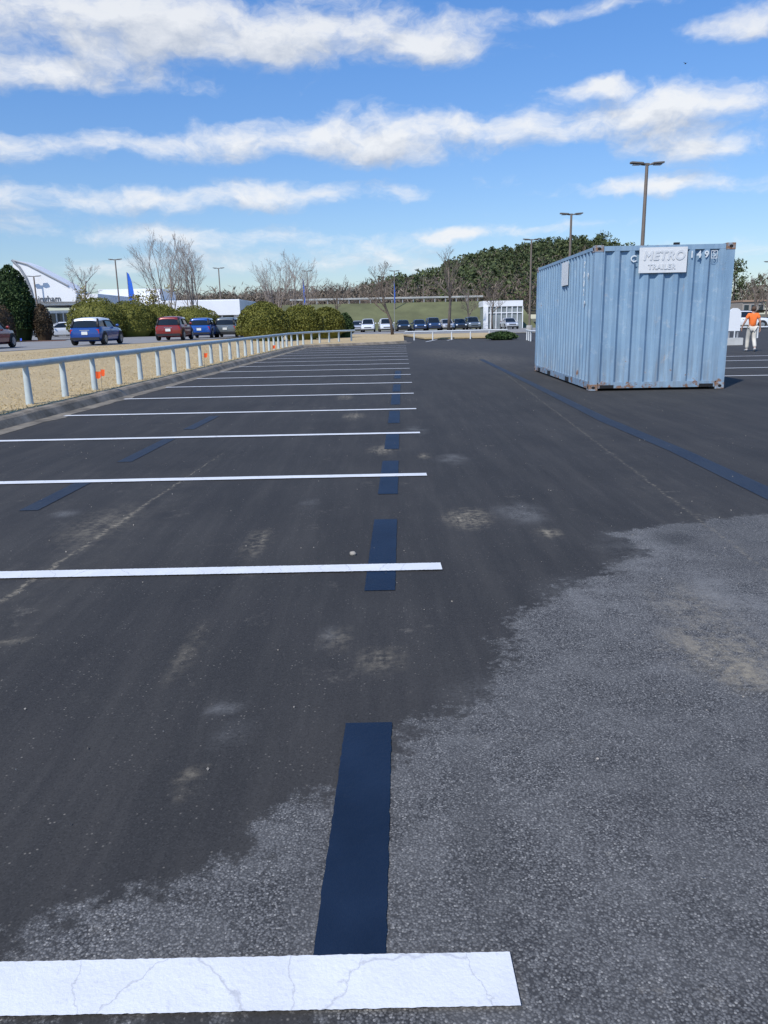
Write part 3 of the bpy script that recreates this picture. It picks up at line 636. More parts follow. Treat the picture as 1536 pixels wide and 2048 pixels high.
# ------------------------------------------------------------------ woodland
m_pine = leafmat('pine_needles', (.030, .044, .018), (.066, .086, .032), (.118, .138, .052))
m_wood = leafmat('winter_twigs', (.11, .086, .065), (.165, .132, .10), (.235, .19, .15))
EV = []; ES = []; BR = []; BS = []
for _ in range(2100):
    Yt = random.uniform(174, 312) if random.random() < .7 else random.uniform(270, 312); px = random.uniform(330, 1230) if random.random() < .9 else random.uniform(1230, 1640); x = P(px, 600, Yt).x; z0 = hill(x, Yt); tt = (Yt - 172) / 140
    ev = random.random() < ((.25 + .75 * tt) if 880 < px < 1300 else .3 if px >= 1300 else (.1 + .6 * tt if px > 780 else .25 * tt if px > 720 else .0))
    if px > 1150 and px < 1440 and tt < .6: continue
    if ev:
        hh = random.uniform(7, 10.5); R = random.uniform(2.2, 3.6)
        for _k in range(105):
            f = random.random(); f = .15 + .85 * f; rr = R * (1.15 - f) ** .7 * random.random() ** .4 * random.uniform(.7, 1.3); a = random.random() * 2 * PI
            EV.append((x + rr * math.cos(a), Yt + rr * math.sin(a), z0 + f * hh)); ES.append(random.uniform(.25, .6))
    else:
        hh = random.uniform(6.5, 10) * (.85 if px < 700 else 1); R = random.uniform(2, 3.2)
        for _k in range(100):
            d = Vector((random.gauss(0, 1), random.gauss(0, 1), random.gauss(0, 1))).normalized() * random.random() ** .45
            BR.append((x + d.x * R, Yt + d.y * R, z0 + hh * .5 + d.z * hh * .48)); BS.append(random.uniform(.3, .9))
tag(leafcloud('evergreen_woodland', EV, ES, m_pine, asp=.6), kind='stuff')
tag(leafcloud('bare_woodland', BR, BS, m_wood, asp=.15, up=1.2), kind='stuff')
def pine(seed):
    rnd = random.Random(seed); root = thing('pine_tree', 'x', 'tree', (0, 0, 0), 0, 'pines on the hilltop skyline'); C = []; Sz = []
    tb = MB().tube([(0, 0, -1), (.1, 0, 6), (0, 0, 12.6)], [.26, .2, .05], 6)
    for k in range(22):
        f = .38 + .62 * k / 21; a = rnd.random() * 2 * PI; rr = 2.8 * (1.35 - f) * rnd.uniform(.5, 1.2) + .2
        c = Vector((rr * math.cos(a), rr * math.sin(a), 12.8 * f)); tb.tube([(0, 0, c.z - .5), c], [.07, .03], 4)
        for _ in range(60): C.append((c.x + rnd.gauss(0, .8), c.y + rnd.gauss(0, .8), c.z + rnd.gauss(0, .45))); Sz.append(rnd.uniform(.18, .42))
    leafcloud('crown', C, Sz, m_pine, root, .5); tb.build('trunk', m_bark, root, True, False); scan(root); return root
p1, p2 = pine(21), pine(22); used = [False, False]
pl = [(868, 292), (902, 288), (930, 300), (962, 300), (990, 296), (1018, 302), (1043, 298), (1068, 300), (1092, 296), (1112, 303), (1160, 300), (1204, 305), (1186, 300), (1473, 190), (1090, 260), (1000, 255)]
PLAB = {868: 'lowest pine at the left end of the hilltop skyline', 1204: 'pine rising highest beside the container top left corner', 1473: 'lone dark pine right of the container', 1090: 'pine on the hillside beside the middle lamp post', 1000: 'pine on the hillside above the glass pavilion',
        902: 'second pine from the left on the hilltop skyline', 930: 'third pine from the left on the hilltop skyline', 962: 'fourth pine from the left on the hilltop skyline', 990: 'fifth pine from the left on the hilltop skyline', 1018: 'sixth pine from the left on the hilltop skyline', 1043: 'seventh pine from the left on the hilltop skyline', 1068: 'skyline pine just right of the far lamp post', 1092: 'skyline pine midway between two lamp posts', 1112: 'skyline pine left of the middle lamp post', 1160: 'skyline pine right of the middle lamp post', 1186: 'skyline pine second nearest the container'}
for i, (px, Yd) in enumerate(pl):
    x = P(px, 520, Yd).x; z0 = hill(x, Yd) - 2.2; k = i % 2; src = (p1, p2)[k]
    scl = random.uniform(.74, .98)
    if px == 1473: scl = .9; z0 = P(1473, 522, 190).z - 12.8 * .9
    if px == 1204: scl = 1.12
    lab = PLAB[px]
    if not used[k]: src.location = (x, Yd, z0); src.scale = (scl,) * 3; src['label'] = lab; used[k] = True
    else: dup(src, (x, Yd, z0), random.random() * 6, lab, scl)
# ------------------------------------------------------------------ buildings
m_bw = M('white_cladding', (.76, .77, .78), .4, 0, .04, .4); m_glass = M('dark_glass', (.03, .045, .055), .12, 0, .3, .4); m_greyt = M('grey_metal', (.28, .29, .3), .5); m_blue = M('flag_blue', (.01, .11, .55), .6, 0, .15, 4); m_blk = M('black_plastic', (.015, .015, .016), .5); m_logob = M('emblem_blue', (.05, .25, .6), .4)
bY = 95.0
x0, x1 = hz(40, bY), hz(205, bY); zt = P(120, 590, bY).z; bz0 = .3
rt = thing('car_showroom', 'white showroom with a curved roof wing and grey lettering at the left', 'building', ((x0 + x1) / 2, bY, bz0)); ox = rt.location.x
def lx(px, Yd=bY): return hz(px, Yd) - ox
def lz(px, py, Yd=bY): return P(px, py, Yd).z - bz0
MB().box((0, 6, lz(120, 612) / 2 - .5), (x1 - x0, 12, lz(120, 612) + .0)).build('wall', m_bw, rt)
MB().box((0, 5.4, (lz(120, 590) + lz(120, 611)) / 2), (x1 - x0 + .6, 13.6, lz(120, 590) - lz(120, 611))).build('fascia', m_bw, rt)
for k in range(6):
    xa, xb = lx(60 + 14 * k), lx(72 + 14 * k); wf = MB().box(((xa + xb) / 2, -.03, 1.5), (xb - xa, .06, 2.6)).build('window_frame', m_greyt, rt)
    MB().box(((xa + xb) / 2, -.08, 1.5), (xb - xa - .12, .04, 2.45)).build('pane', m_glass, wf)
wp = [(57, 604), (55, 560), (59, 524), (64, 523), (85, 531), (110, 545), (135, 559), (155, 570), (172, 583), (174, 590), (170, 604)]
wing = MB().prism([(lx(px), -2.2, lz(px, py) + 0) for px, py in wp], (0, 4, 0)).build('roof_wing', m_bw, rt)
arc = [(58, 523), (70, 536), (80, 556), (86, 578), (88, 592)]
MB().tube([(lx(px), -2.32, lz(px, py)) for px, py in arc], [.14] * 5, 6).build('wing_rib', m_greyt, wing)
MB().tube([(lx(px), -2.28, lz(px, py)) for px, py in [(59, 523), (85, 531), (110, 545), (135, 559), (160, 573)]], [.10] * 5, 6).build('wing_edge', m_greyt, wing)
text_mesh('lettering', 'Birmingham', .95, M('sign_grey', (.12, .125, .13), .5), rt, (lx(105), -2.26, lz(105, 599)), extrude=.03)
cx, cz = lx(76), lz(76, 599)
emo = MB().lathe([(.42, 0), (.42, .06)], (cx, -2.27, cz), 'Y', 20).build('emblem', M('emblem_ring', (.06, .065, .07), .4), rt)
for k in range(4):
    pts = [(cx, -2.34, cz)] + [(cx + .26 * math.cos(a), -2.34, cz + .26 * math.sin(a)) for a in np.linspace(k * PI / 2, (k + 1) * PI / 2, 7)]
    MB().prism(pts, (0, .05, 0)).build('emblem_quarter', m_logob if k % 2 else m_bw, emo)
bY2 = 112.0; x0, x1 = hz(178, bY2), hz(480, bY2)
rt2 = thing('car_showroom', 'long low white showroom with a flat roof behind the hedge mounds', 'building', ((x0 + x1) / 2, bY2, .2)); ox = rt2.location.x; bz0 = .2
W2 = x1 - x0
MB().box((0, 8, 2.3), (W2, 15, 4.6)).build('wall', m_bw, rt2)
zt = P(330, 606, bY2).z
MB().box((W2 * .08, 7.5, zt - 1.0), (W2 * .86, 16, 2.0)).build('fascia', m_bw, rt2)
MB().box((-W2 * .28, 9, P(250, 578, bY2).z - .9), (W2 * .42, 9, 1.8)).build('roof_block', m_bw, rt2)
MB().box((-W2 * .12, 5, P(285, 578, bY2).z - .3), (2.2, .2, .7)).build('roof_sign', M('sign_orange', (.4, .14, .07), .5), rt2)
for k in range(11):
    xa = -W2 / 2 + .6 + k * (W2 - 1.2) / 11; ww = (W2 - 1.2) / 11 - .25
    wf = MB().box((xa + ww / 2, .46, 1.7), (ww, .06, 2.7)).build('window_frame', m_greyt, rt2); MB().box((xa + ww / 2, .41, 1.7), (ww - .16, .05, 2.5)).build('pane', m_glass, wf)
bY3 = 116.0; x0, x1 = hz(962, bY3), hz(1040, bY3); W3 = x1 - x0; ztp = P(1000, 602, bY3).z
rt3 = thing('glass_pavilion', 'small white framed glass pavilion beside the green bank', 'building', ((x0 + x1) / 2, bY3 - 2, .05))
MB().box((0, 2.5, ztp - .45), (W3, 5, .8)).build('roof', m_bw, rt3)
MB().box((-W3 * .43, 0.05, (ztp - .85) / 2), (W3 * .12, .3, ztp - .86)).build('wall', m_bw, rt3)
MB().box((0, 2.2, (ztp - .9) / 2), (W3 * .96, 4, ztp - .95)).build('glazing', M('grey_glass', (.22, .25, .26), .15, 0, .3, .5), rt3)
for k in range(7):
    MB().box((-W3 * .3 + k * W3 * .8 / 6, .1, (ztp - .86) / 2), (.12, .12, ztp - .87)).build('mullion', m_bw, rt3)
MB().box((W3 * .06, .1, 2.2), (W3 * .86, .1, .12)).build('transom', m_bw, rt3)
bY4 = 175.0
rt4 = thing('roadside_store', 'low tan store with a pale roof band at the far right', 'building', (hz(1508, bY4), bY4, 1.6))
MB().box((0, 5, 1.2), (5, 8, 2.4)).build('wall', M('tan_wall', (.34, .30, .26), .8), rt4); MB().box((0, 4.9, 2.6), (5.2, 8.4, .4)).build('roof_band', M('roof_tan', (.36, .24, .17), .6), rt4)
for k in range(3):
    wf = MB().box((-1.6 + k * 1.6, .97, 1.1), (1.2, .06, 1.5)).build('window_frame', m_greyt, rt4); MB().box((-1.6 + k * 1.6, .92, 1.1), (1.0, .05, 1.3)).build('pane', m_glass, wf)
gx0, gx1 = hz(580, 130), hz(968, 130)
gr_ = thing('guard_rail', 'pale guard rail along the top of the green bank', 'guard rail', (gx0, 131.5, 4.3))
m_gr = M('galvanised_rail', (.42, .42, .40), .6, 0, .2, .3)
MB().prism([(0, 0, .6), (0, -.06, .68), (0, 0, .75), (0, -.06, .82), (0, 0, .9), (0, .06, .9), (0, .06, .6)], (gx1 - gx0, 0, 0)).build('rail', m_gr, gr_)
for k in range(18): MB().box(((k + .5) * (gx1 - gx0) / 18, .15, .4), (.15, .15, 1.0)).build('post', m_greyt, gr_)
def feather(px, Yd, top, z0, lab, wd=1.0, lo=.35):
    r = thing('feather_flag', lab, 'flag', (hz(px, Yd), Yd, z0), 0, 'blue feather flags'); hh = P(px, top, Yd).z - z0
    MB().tube([(0, 0, 0), (0, 0, hh)], [.04, .025], 6).build('pole', m_greyt, r)
    pr = [(.03, hh * lo), (.75 * wd, hh * (lo + .02)), (.8 * wd, hh * (lo + .25)), (.62 * wd, hh * .85), (.3 * wd, hh * .97), (.03, hh)]
    MB().prism([(x, .06 * math.sin(z * 2), z) for x, z in pr], (0, .02, 0)).build('banner', m_blue, r)
feather(263, 98, 544, .3, 'wide blue feather flag left above the hedge mounds', .85, .42); feather(609, 115, 556, .1, 'slim blue feather flag behind the middle hedge mound', .35, .5); feather(789, 112, 562, 0, 'slim blue feather flag behind the round bare tree', .2, .55)
# ------------------------------------------------------------------ cars
m_tyre = M('tyre', (.012, .012, .013), .8); m_rim = M('alloy', (.45, .46, .47), .3, .8); m_cglass = M('car_glass', (.012, .016, .02), .06); m_red = M('tail_red', (.4, .012, .012), .25); m_lens = M('headlamp', (.7, .72, .74), .15); m_plate = M('plate', (.72, .73, .68), .5); m_trim = M('black_trim', (.014, .014, .015), .55); m_chrome = M('chrome', (.6, .6, .62), .2, .9)
def paintm(n, c): return M(n, c, .28, .15, .04, 2, coat=.8)
PA = {'blue': paintm('blue_paint', (.010, .06, .27)), 'blue2': paintm('bright_blue_paint', (.012, .085, .36)), 'red': paintm('red_paint', (.22, .022, .015)), 'grey': paintm('grey_paint', (.13, .15, .16)), 'white': paintm('white_paint', (.75, .76, .77)), 'black': paintm('black_paint', (.012, .013, .015)), 'silver': paintm('silver_paint', (.45, .46, .48)), 'navy': paintm('navy_paint', (.02, .04, .1))}
ST = {'mini': dict(L=3.7, W=1.69, H=1.40, r=.32, wf=.66, wr=-.68, st=[(-1, .80, .42, .70), (-.985, .90, .29, .84), (-.92, .97, .23, .93), (-.8, 1, .19, .95), (-.5, 1, .18, .94), (0, 1, .18, .93), (.33, 1, .18, .92), (.5, 1, .18, .9), (.82, .98, .2, .83), (.96, .88, .26, .72), (1, .74, .38, .6)], yr=(-.955, -.80), yf=(.44, .14), belt=.91),
      'suv': dict(L=4.5, W=1.86, H=1.68, r=.35, wf=.62, wr=-.62, st=[(-1, .84, .45, .9), (-.975, .94, .32, 1.0), (-.88, 1, .25, 1.05), (-.5, 1, .22, 1.06), (0, 1, .22, 1.06), (.35, 1, .22, 1.04), (.55, 1, .22, 1.0), (.85, .97, .25, .94), (.97, .88, .32, .82), (1, .76, .42, .68)], yr=(-.96, -.84), yf=(.5, .18), belt=1.02),
      'sedan': dict(L=4.65, W=1.82, H=1.45, r=.33, wf=.62, wr=-.6, st=[(-1, .80, .42, .8), (-.97, .92, .28, .93), (-.85, 1, .2, .96), (-.6, 1, .18, .95), (0, 1, .18, .93), (.35, 1, .18, .92), (.5, 1, .18, .88), (.85, .97, .2, .78), (.97, .87, .26, .68), (1, .74, .38, .56)], yr=(-.72, -.34), yf=(.46, .1), belt=.9)}
def make_car(label, paint, roof, style, loc, rz, group):
    s = ST[style]; w = s['W'] / 2; l = s['L'] / 2; mini = style == 'mini'
    root = thing('parked_car', label, 'car', loc, rz, group)
    rows = []
    for tt, k, zb, zt in s['st']:
        d = zt - zb; hw = w * k
        half = [(hw * .8, zb), (hw * .97, zb + .16 * d), (hw, zb + .5 * d), (hw * .98, zb + .8 * d), (hw * .91, zt - .01), (hw * .75, zt + .015), (hw * .35, zt + .03), (0, zt + .035)]
        rows.append([(x, tt * l, z) for x, z in half] + [(-x, tt * l, z) for x, z in half[-2::-1]])
    bm_ = MB().grid(rows); n = len(rows[0])
    bm_.add(rows[0], [tuple(range(n))]); bm_.add(rows[-1], [tuple(range(n))])
    bm_.add([rows[i][j] for i in range(len(rows)) for j in (0, n - 1)], [(2 * i, 2 * i + 1, 2 * i + 3, 2 * i + 2) for i in range(len(rows) - 1)])
    bm_.build('body', paint, root, 'a')
    R0, R1 = s['yr'][0] * l, s['yr'][1] * l; F0, F1 = s['yf'][0] * l, s['yf'][1] * l; zb, zr = s['belt'], s['H'] - .07
    bw, tw = w * .88, w * (.74 if mini else .70)
    gl = MB().grid([[(-bw * .93, R0, zb), (-bw, (R0 + F0) / 2, zb), (-bw * .94, F0, zb)], [(-tw * .96, R1, zr), (-tw, (R1 + F1) / 2, zr), (-tw * .95, F1, zr)]])
    gl.grid([[(bw * .93, R0, zb), (bw, (R0 + F0) / 2, zb), (bw * .94, F0, zb)], [(tw * .96, R1, zr), (tw, (R1 + F1) / 2, zr), (tw * .95, F1, zr)]])
    gl.grid([[(-bw * .93, R0, zb), (0, R0 - .05, zb), (bw * .93, R0, zb)], [(-tw * .96, R1, zr), (0, R1 - .04, zr), (tw * .96, R1, zr)]])
    gl.grid([[(-bw * .94, F0, zb), (0, F0 + .1, zb), (bw * .94, F0, zb)], [(-tw * .95, F1, zr), (0, F1 + .06, zr), (tw * .95, F1, zr)]])
    gl.build('windows', m_cglass, root)
    fm = MB()
    for sx in (-1, 1):
        fm.tube([(sx * bw * .92, R0 + .02, zb), (sx * tw * .96, R1, zr)], [.075, .06], 6); fm.tube([(sx * bw * .94, F0, zb), (sx * tw * .95, F1, zr)], [.045, .04], 6)
        ym = (R1 + F1) / 2 - .1; fm.tube([(sx * bw, ym, zb), (sx * tw, ym, zr)], [.05, .045], 6)
        if not mini: fm.tube([(sx * bw, R0 * .55 + F0 * .05, zb), (sx * tw, R1 * .68, zr)], [.06, .06], 6)
    fm.build('window_frame', m_trim if mini else paint, root, True)
    rr = []; lip = .10 if mini else .05
    rl = [(R1 - .09, -.04, .93), (R1, .0, .98), (R1 * .5 + F1 * .5, .05, 1.02), (F1 - .1, .03, .99), (F1 + .06, -.02, .95)]
    if mini: rl = [(R1 - .10, -.13, .95)] + rl
    for y, dz, k in rl:
        rr.append([(sx * tw * k * (1.05 + (.06 if abs(sx) == 1 and mini else 0)), y, zr + dz - dd) for sx, dd in ((-1, lip), (-.97, -.0), (-.6, -.04), (0, -.05), (.6, -.04), (.97, -.0), (1, lip))])
    MB().grid(rr).build('roof', roof, root, True)
    for sx in (-1, 1):
        MB().box((sx * w * (.80 if mini else .72), -l * (.965 if mini else .985), .70 if mini else .9), (.14 if mini else .17, .10, .21 if mini else .26)).build('taillight', m_red, root)
        MB().ell((sx * w * .66, l * .955, .66 if style != 'suv' else .8), (.15, .09, .11), 10, 6).build('headlight', m_lens, root, True)
        MB().ell((sx * (w + .08), F0 - .25, zb + .08), (.1, .06, .08), 8, 6).build('mirror', paint, root, True)
        MB().box((sx * (w * .995), -.15 * l, zb - .14), (.03, .16, .03)).build('door_handle', m_chrome, root)
        for yw in (s['wf'] * l, s['wr'] * l):
            r = s['r']; x = sx * (w - .1)
            wh = MB().lathe([(r * .6, -.1), (r * .93, -.1), (r, -.07), (r, .07), (r * .93, .1), (r * .6, .1)], (x + sx * .02, yw, r), 'X', 20).build('wheel', m_tyre, root, 'a')
            rim = MB().lathe([(r * .62, 0), (r * .62, .012)], (x + sx * .122, yw, r), 'X', 16)
            for k in range(5):
                a = k * 2 * PI / 5 + .3; rim.prism([(x + sx * .132, yw + r * .6 * math.cos(a + q_), r + r * .6 * math.sin(a + q_)) for q_ in (-.14, .14)] + [(x + sx * .138, yw + r * .1 * math.cos(a + 1.2), r + r * .1 * math.sin(a + 1.2)), (x + sx * .138, yw + r * .1 * math.cos(a - 1.2), r + r * .1 * math.sin(a - 1.2))], (sx * .012, 0, 0))
            rim.build('rim', m_rim, wh)
            ar = MB(); n_ = 14
            ri, ro = r * 1.03, r * 1.24
            pts = [(math.cos(a), math.sin(a)) for a in np.linspace(-.12, PI + .12, n_)]
            poly_ = [(sx * (w - .02), yw + ro * c, r + ro * q_) for c, q_ in pts] + [(sx * (w - .02), yw + ri * c, r + ri * q_) for c, q_ in pts[::-1]]
            fs = [(i, i + 1, 2 * n_ - 2 - i, 2 * n_ - 1 - i) for i in range(n_ - 1)]
            po2 = [(a + sx * .028, b2, c2) for a, b2, c2 in poly_]; N2 = 2 * n_
            ar.add(poly_ + po2, fs + [tuple(i + N2 for i in f) for f in fs] + [(i, (i + 1) % N2, N2 + (i + 1) % N2, N2 + i) for i in range(N2)])
            ar.build('wheel_arch', m_trim, root)
    MB().box((0, -l * .985, .34), (s['W'] * .86, .12, .14)).build('bumper', m_trim, root); MB().box((0, l * .975, .33), (s['W'] * .8, .12, .12)).build('bumper', m_trim, root)
    MB().box((0, -l * 1.005 - .012, .62 if mini else .8), (.31, .02, .16)).build('number_plate', m_plate, root)
    MB().box((0, l * .99, .58), (s['W'] * .5, .05, .12)).build('grille', m_trim, root)
    MB().box((0, -l * .992, .76 if mini else .92), (.5, .035, .035)).build('boot_trim', m_chrome, root)
    return root
GC = 'cars parked on the pale road at the left'
def road_pt(px, Yd): return (hz(px, Yd), Yd, RZ)
c1 = make_car('small blue hatchback with pale roof, nearest car on the left road', PA['blue'], PA['white'], 'mini', road_pt(193, 42.6), math.radians(0), GC)
c2 = make_car('dark red small hatchback seen from behind between the two blue cars', PA['red'], PA['red'], 'mini', road_pt(349, 51.5), math.radians(2), GC)
c3 = make_car('bright blue small hatchback just right of the red hatchback', PA['blue2'], PA['blue2'], 'mini', road_pt(407, 58), math.radians(2), GC)
for c in (c1, c2, c3): scan(c)
c2.scale = (1, 1.05, 1.05)
dup(c3, road_pt(457, 60), math.radians(2), 'grey small hatchback at the left end of the broad hedge mound', mats={'body': PA['grey'], 'roof': PA['grey'], 'mirror': PA['grey']})
dup(c2, (hz(-34, 38.5), 38.5, RZ), math.radians(3), 'red car cut off by the left edge of the frame', 1.0)
sd0 = make_car('white saloon parked before the showroom windows at the left', PA['white'], PA['white'], 'sedan', (hz(122, 76), 76, RZ), math.radians(120), GC); scan(sd0)
dup(sd0, (hz(104, 86), 86, RZ - .1), math.radians(160), 'dark saloon half hidden behind the white saloon', mats={'body': PA['black'], 'roof': PA['black'], 'mirror': PA['black'], 'window_frame': PA['black']})
sv0 = make_car('first white off-roader from the left in the far car row', PA['white'], PA['white'], 'suv', (hz(736, 104), 104, .05), PI, 'cars in the far row below the green bank'); scan(sv0)
for px, Yd, src, colr, lab in [(772, 104, sv0, 'white', 'second white off-roader in the far car row, left of the round tree trunk'), (806, 106, sd0, 'black', 'black saloon just right of the round tree trunk in the far row'), (838, 106, sd0, 'navy', 'navy saloon in the far row below the bank'), (866, 106, sv0, 'navy', 'navy off-roader in the far row below the tall bare tree'), (893, 107, sd0, 'silver', 'silver saloon in the far row right of the tall bare tree'), (918, 107, sd0, 'black', 'black saloon in the far row left of the low bare tree'), (944, 107, sv0, 'grey', 'grey off-roader in the far row just left of the pavilion'), (1018, 107, sd0, 'silver', 'silver saloon before the glass pavilion'), (715, 106, sd0, 'silver', 'silver saloon at the left end of the far car row'), (440, 88, sv0, 'black', 'dark off-roader behind the grey hatchback'), (470, 90, sd0, 'navy', 'navy saloon behind the left end of the broad hedge mound'), (1490, 78, sv0, 'white', 'white off-roader far behind the walking man')]:
    pm_ = PA[colr]
    dup(src, (hz(px, Yd), Yd, .05 if Yd > 92 else .3 if px < 600 else 0), PI + (.05 if px < 1400 else 1.3), lab, mats={'body': pm_, 'roof': pm_, 'mirror': pm_, 'window_frame': pm_}, group='cars in the far row below the green bank' if 700 < px < 1100 else 'cars parked in the distance')
# ------------------------------------------------------------------ marking flags, stone, sign
m_of = M('flag_orange', (.75, .1, .015), .6); m_bf = M('flag_blue_small', (.05, .12, .6), .6); m_wire = M('wire', (.2, .2, .2), .5, .5)
for px, py, mt, lab in [(192, 776, m_of, 'small orange marking flag in the grass left of its twin near the rail'), (203, 770, m_of, 'small orange marking flag in the grass right of its twin near the rail'), (408, 727, m_of, 'small orange marking flag against the rail further along'), (545, 707, m_of, 'small orange marking flag near the far bend of the rail'), (42, 699, m_bf, 'small blue marking flag in the dry grass at the left')]:
    a = at(px, py, .25); a.z = hL(a.x, a.y); rzz = random.uniform(-.5, .5)
    r = thing('marking_flag', lab, 'marking flag', a, rzz, 'small wire marking flags'); hh = .42
    MB().tube([(0, 0, -.03), (.02, 0, hh)], [.004, .004], 5).build('wire', m_wire, r)
    MB().grid([[(0.02, 0, hh - .13), (.06, .015, hh - .14), (.11, -.01, hh - .12)], [(0.02, 0, hh), (.07, .015, hh - .01), (.13, -.015, hh - .0)]]).build('flag', mt, r)
m_stone = M('stone', (.3, .27, .23), .9, 0, .3, 20)
def rock(p, r, seed):
    mb = MB().ell((0, 0, 0), (r, r * .8, r * .7), 10, 7); mb.v = [tuple(Vector(v) * (1 + .3 * mnoise.noise(Vector(v) / r + Vector((seed, 0, 0))))) for v in mb.v]
    o = mb.build('stone', m_stone, None, True); o.location = (p.x, p.y, r * .5); return o
tag(rock(at(706, 1110), .02, 3), 'small pale stone on the asphalt behind the second white line', 'stone')
C = []; Sz = []
for _ in range(900):
    y = random.uniform(1.6, 14); C.append((random.uniform(-4.5, 4.5) , y, .006)); Sz.append(random.uniform(.002, .006))
tag(leafcloud('grit', C, Sz, m_stone, asp=.8), kind='stuff')
Ys = 36.0; sg_ = thing('sign_board', 'white round topped board on legs between the container and the walking man', 'sign board', (hz(1469, Ys), Ys, 0))
zt, zb_ = P(1467, 616, Ys).z, P(1467, 662, Ys).z; wv = .27
MB().prism([(-wv, 0, zb_), (wv, 0, zb_), (wv, 0, zt - wv)] + [(wv * math.cos(a), 0, zt - wv + wv * math.sin(a)) for a in np.linspace(0, PI, 12)[1:-1]] + [(-wv, 0, zt - wv)], (0, .14, 0)).build('panel', m_bw, sg_)
for s_ in (-1, 1): MB().box((s_ * .2, .07, zb_ / 2), (.06, .06, zb_)).build('leg', m_greyt, sg_)
MB().box((0, .07, .16), (.75, .5, .32)).build('base', M('pale_concrete', (.5, .5, .48), .9), sg_)
bp = P(1371, 127, 70); bd = tag(MB().ell((0, 0, 0), (.05, .13, .05), 8, 6).add([(.03, .05, .02), (.03, -.05, .02), (.2, -.06, .1), (.17, .02, .1)], [(0, 1, 2, 3)]).add([(-.03, .05, .02), (-.03, -.05, .02), (-.2, -.06, .1), (-.17, .02, .1)], [(0, 1, 2, 3)]).build('bird', m_blk), 'tiny dark bird flying high in the blue sky at the upper right', 'bird'); bd.location = bp
# ------------------------------------------------------------------ person
m_skin = M('skin', (.45, .25, .17), .6, 0, .05); m_shirt = M('orange_shirt', (.85, .18, .03), .8, 0, .08, 8); m_pants = M('pale_trousers', (.62, .58, .5), .85, 0, .06, 8); m_hair = M('brown_hair', (.09, .05, .03), .8); m_shoe = M('shoe', (.5, .48, .45), .7)
def skin(name, nodes, edges, root_node, mat, parent, sub=2):
    keys = list(nodes); idx = {k: i for i, k in enumerate(keys)}
    me = bpy.data.meshes.new(name); me.from_pydata([nodes[k][0] for k in keys], [(idx[a], idx[c]) for a, c in edges], [])
    tmp = bpy.data.objects.new(name + '_tmp', me); COL.objects.link(tmp)
    tmp.modifiers.new('skin', 'SKIN'); sv = me.skin_vertices[0].data
    for k in keys:
        r = nodes[k][1]; sv[idx[k]].radius = (r, r) if not isinstance(r, tuple) else r; sv[idx[k]].use_root = (k == root_node)
    ms = tmp.modifiers.new('sub', 'SUBSURF'); ms.levels = sub; ms.render_levels = sub
    dg = bpy.context.evaluated_depsgraph_get(); dg.update()
    m2 = bpy.data.meshes.new_from_object(tmp.evaluated_get(dg)); bpy.data.objects.remove(tmp)
    m2.name = name; m2.materials.clear(); m2.materials.append(mat); m2.polygons.foreach_set('use_smooth', [True] * len(m2.polygons))
    o = bpy.data.objects.new(name, m2); COL.objects.link(o); o.parent = parent; return o
fp = at(1500, 703)
pr = thing('person', 'person in an orange shirt and pale trousers walking away at the right', 'person', (fp.x, fp.y, 0), math.radians(-10)); pr.scale = (.94,) * 3
N_ = {'pel': ((0, 0, .95), .115), 'sp': ((0, 0, 1.14), .105), 'ch': ((0, 0, 1.34), .125), 'nb': ((0, -.01, 1.47), .06), 'nk': ((0, .01, 1.53), .052), 'hd': ((0, .02, 1.61), (.075, .085)), 'ht': ((0, .005, 1.69), (.07, .08)),
      'sl': ((-.17, 0, 1.42), .062), 'el': ((-.29, -.03, 1.17), .043), 'wl': ((-.36, .07, .95), .028), 'sr': ((.17, 0, 1.42), .062), 'er': ((.25, -.08, 1.16), .043), 'wr': ((.29, -.02, .92), .028),
      'hl': ((-.09, 0, .9), .09), 'kl': ((-.1, .14, .5), .06), 'al': ((-.1, .14, .1), .042), 'tl': ((-.11, .3, .035), .035), 'hr': ((.09, 0, .9), .09), 'kr': ((.1, .0, .49), .06), 'ar': ((.1, -.24, .15), .042), 'tr': ((.11, -.13, .035), .035), 'ns': ((0, .125, 1.6), .014)}
E_ = [('pel', 'sp'), ('sp', 'ch'), ('ch', 'nb'), ('nb', 'nk'), ('nk', 'hd'), ('hd', 'ht'), ('hd', 'ns'), ('ch', 'sl'), ('sl', 'el'), ('el', 'wl'), ('ch', 'sr'), ('sr', 'er'), ('er', 'wr'), ('pel', 'hl'), ('hl', 'kl'), ('kl', 'al'), ('al', 'tl'), ('pel', 'hr'), ('hr', 'kr'), ('kr', 'ar'), ('ar', 'tr')]
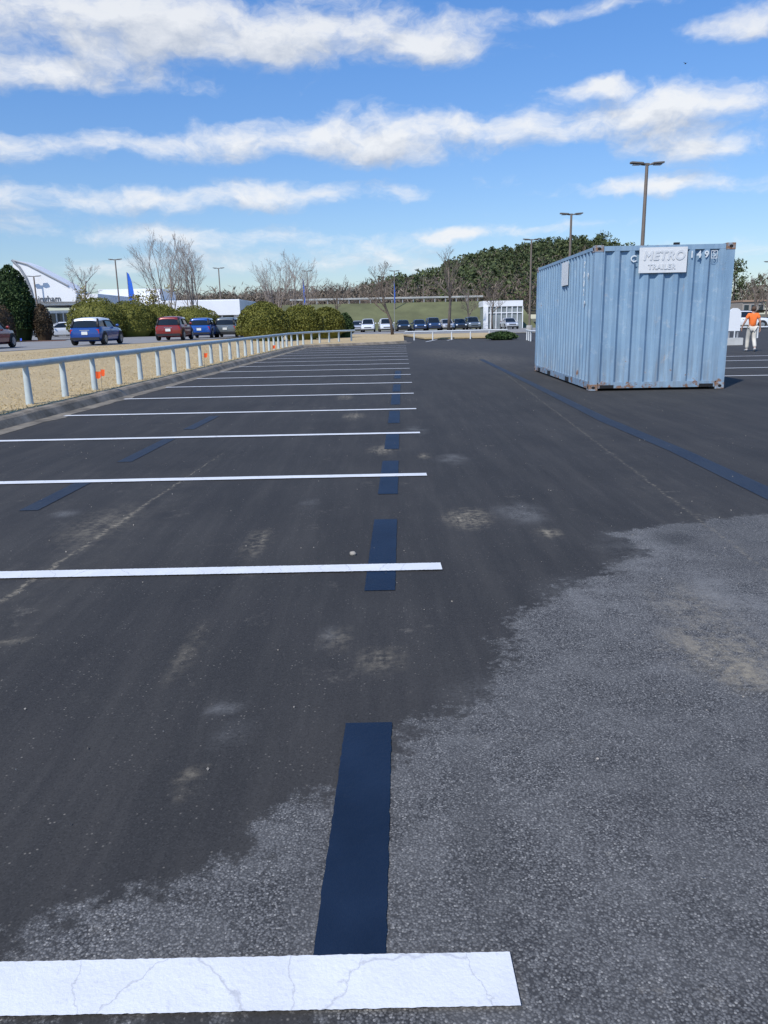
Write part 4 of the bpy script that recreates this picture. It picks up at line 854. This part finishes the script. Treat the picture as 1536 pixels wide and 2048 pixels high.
for sd_, wk in ((-1, 'wl'), (1, 'wr')):
    w0 = Vector(N_[wk][0]); pk = 'p' + wk; N_[pk] = (tuple(w0 + Vector((sd_ * .01, .02, -.07))), .03); E_.append((wk, pk)); pp = Vector(N_[pk][0])
    for f, (dy, ln) in enumerate([(-.028, .065), (-.01, .08), (.009, .075), (.027, .06)]):
        a, c = f'{pk}f{f}', f'{pk}g{f}'; N_[a] = (tuple(pp + Vector((0, dy, -.035 - ln * .4))), .009); N_[c] = (tuple(pp + Vector((-sd_ * .02, dy * 1.1 + .012, -.035 - ln))), .008); E_ += [(pk, a), (a, c)]
    a, c = pk + 't0', pk + 't1'; N_[a] = (tuple(w0 + Vector((-sd_ * .0, .05, -.06))), .011); N_[c] = (tuple(w0 + Vector((-sd_ * .01, .07, -.1))), .009); E_ += [(pk, a), (a, c)]
skin('body', N_, E_, 'pel', m_skin, pr)
def sub_(keys, sc_r, over=None):
    d = {}
    for k in keys: p, r = N_[k]; r = max(r) if isinstance(r, tuple) else r; d[k] = (p, r * sc_r + .012)
    if over: d.update(over)
    return d
sh = sub_(['pel', 'sp', 'ch', 'nb', 'sl', 'sr'], 1.12, {'pel': ((0, 0, .93), .145), 'ml': ((-.245, -.02, 1.26), .068), 'mr': ((.22, -.055, 1.26), .068), 'nb': ((0, -.01, 1.47), .07), 'sp': ((0, 0, 1.14), .14), 'ch': ((0, 0, 1.34), .155)})
skin('shirt', sh, [('pel', 'sp'), ('sp', 'ch'), ('ch', 'nb'), ('ch', 'sl'), ('sl', 'ml'), ('ch', 'sr'), ('sr', 'mr')], 'ch', m_shirt, pr)
pt = sub_(['hl', 'kl', 'al', 'hr', 'kr', 'ar'], 1.08, {'pel': ((0, 0, .95), .135), 'al': ((-.1, .14, .1), .07), 'ar': ((.1, -.235, .16), .07), 'kl': ((-.1, .14, .5), .085), 'kr': ((.1, 0, .49), .085)})
skin('trousers', pt, [('pel', 'hl'), ('hl', 'kl'), ('kl', 'al'), ('pel', 'hr'), ('hr', 'kr'), ('kr', 'ar')], 'pel', m_pants, pr)
for ak, tk in (('al', 'tl'), ('ar', 'tr')):
    a, c = Vector(N_[ak][0]), Vector(N_[tk][0]); MB().tube([a + (a - c) * .25 + Vector((0, 0, -.03)), a + Vector((0, 0, -.03)), c, c + (c - a) * .12], [.03, .05, .046, .02], 10).build('shoe', m_shoe, pr, True)
hr_ = MB().ell((0, -.015, 1.655), (.092, .108, .095), 16, 10); hr_.build('hair', m_hair, pr, True)
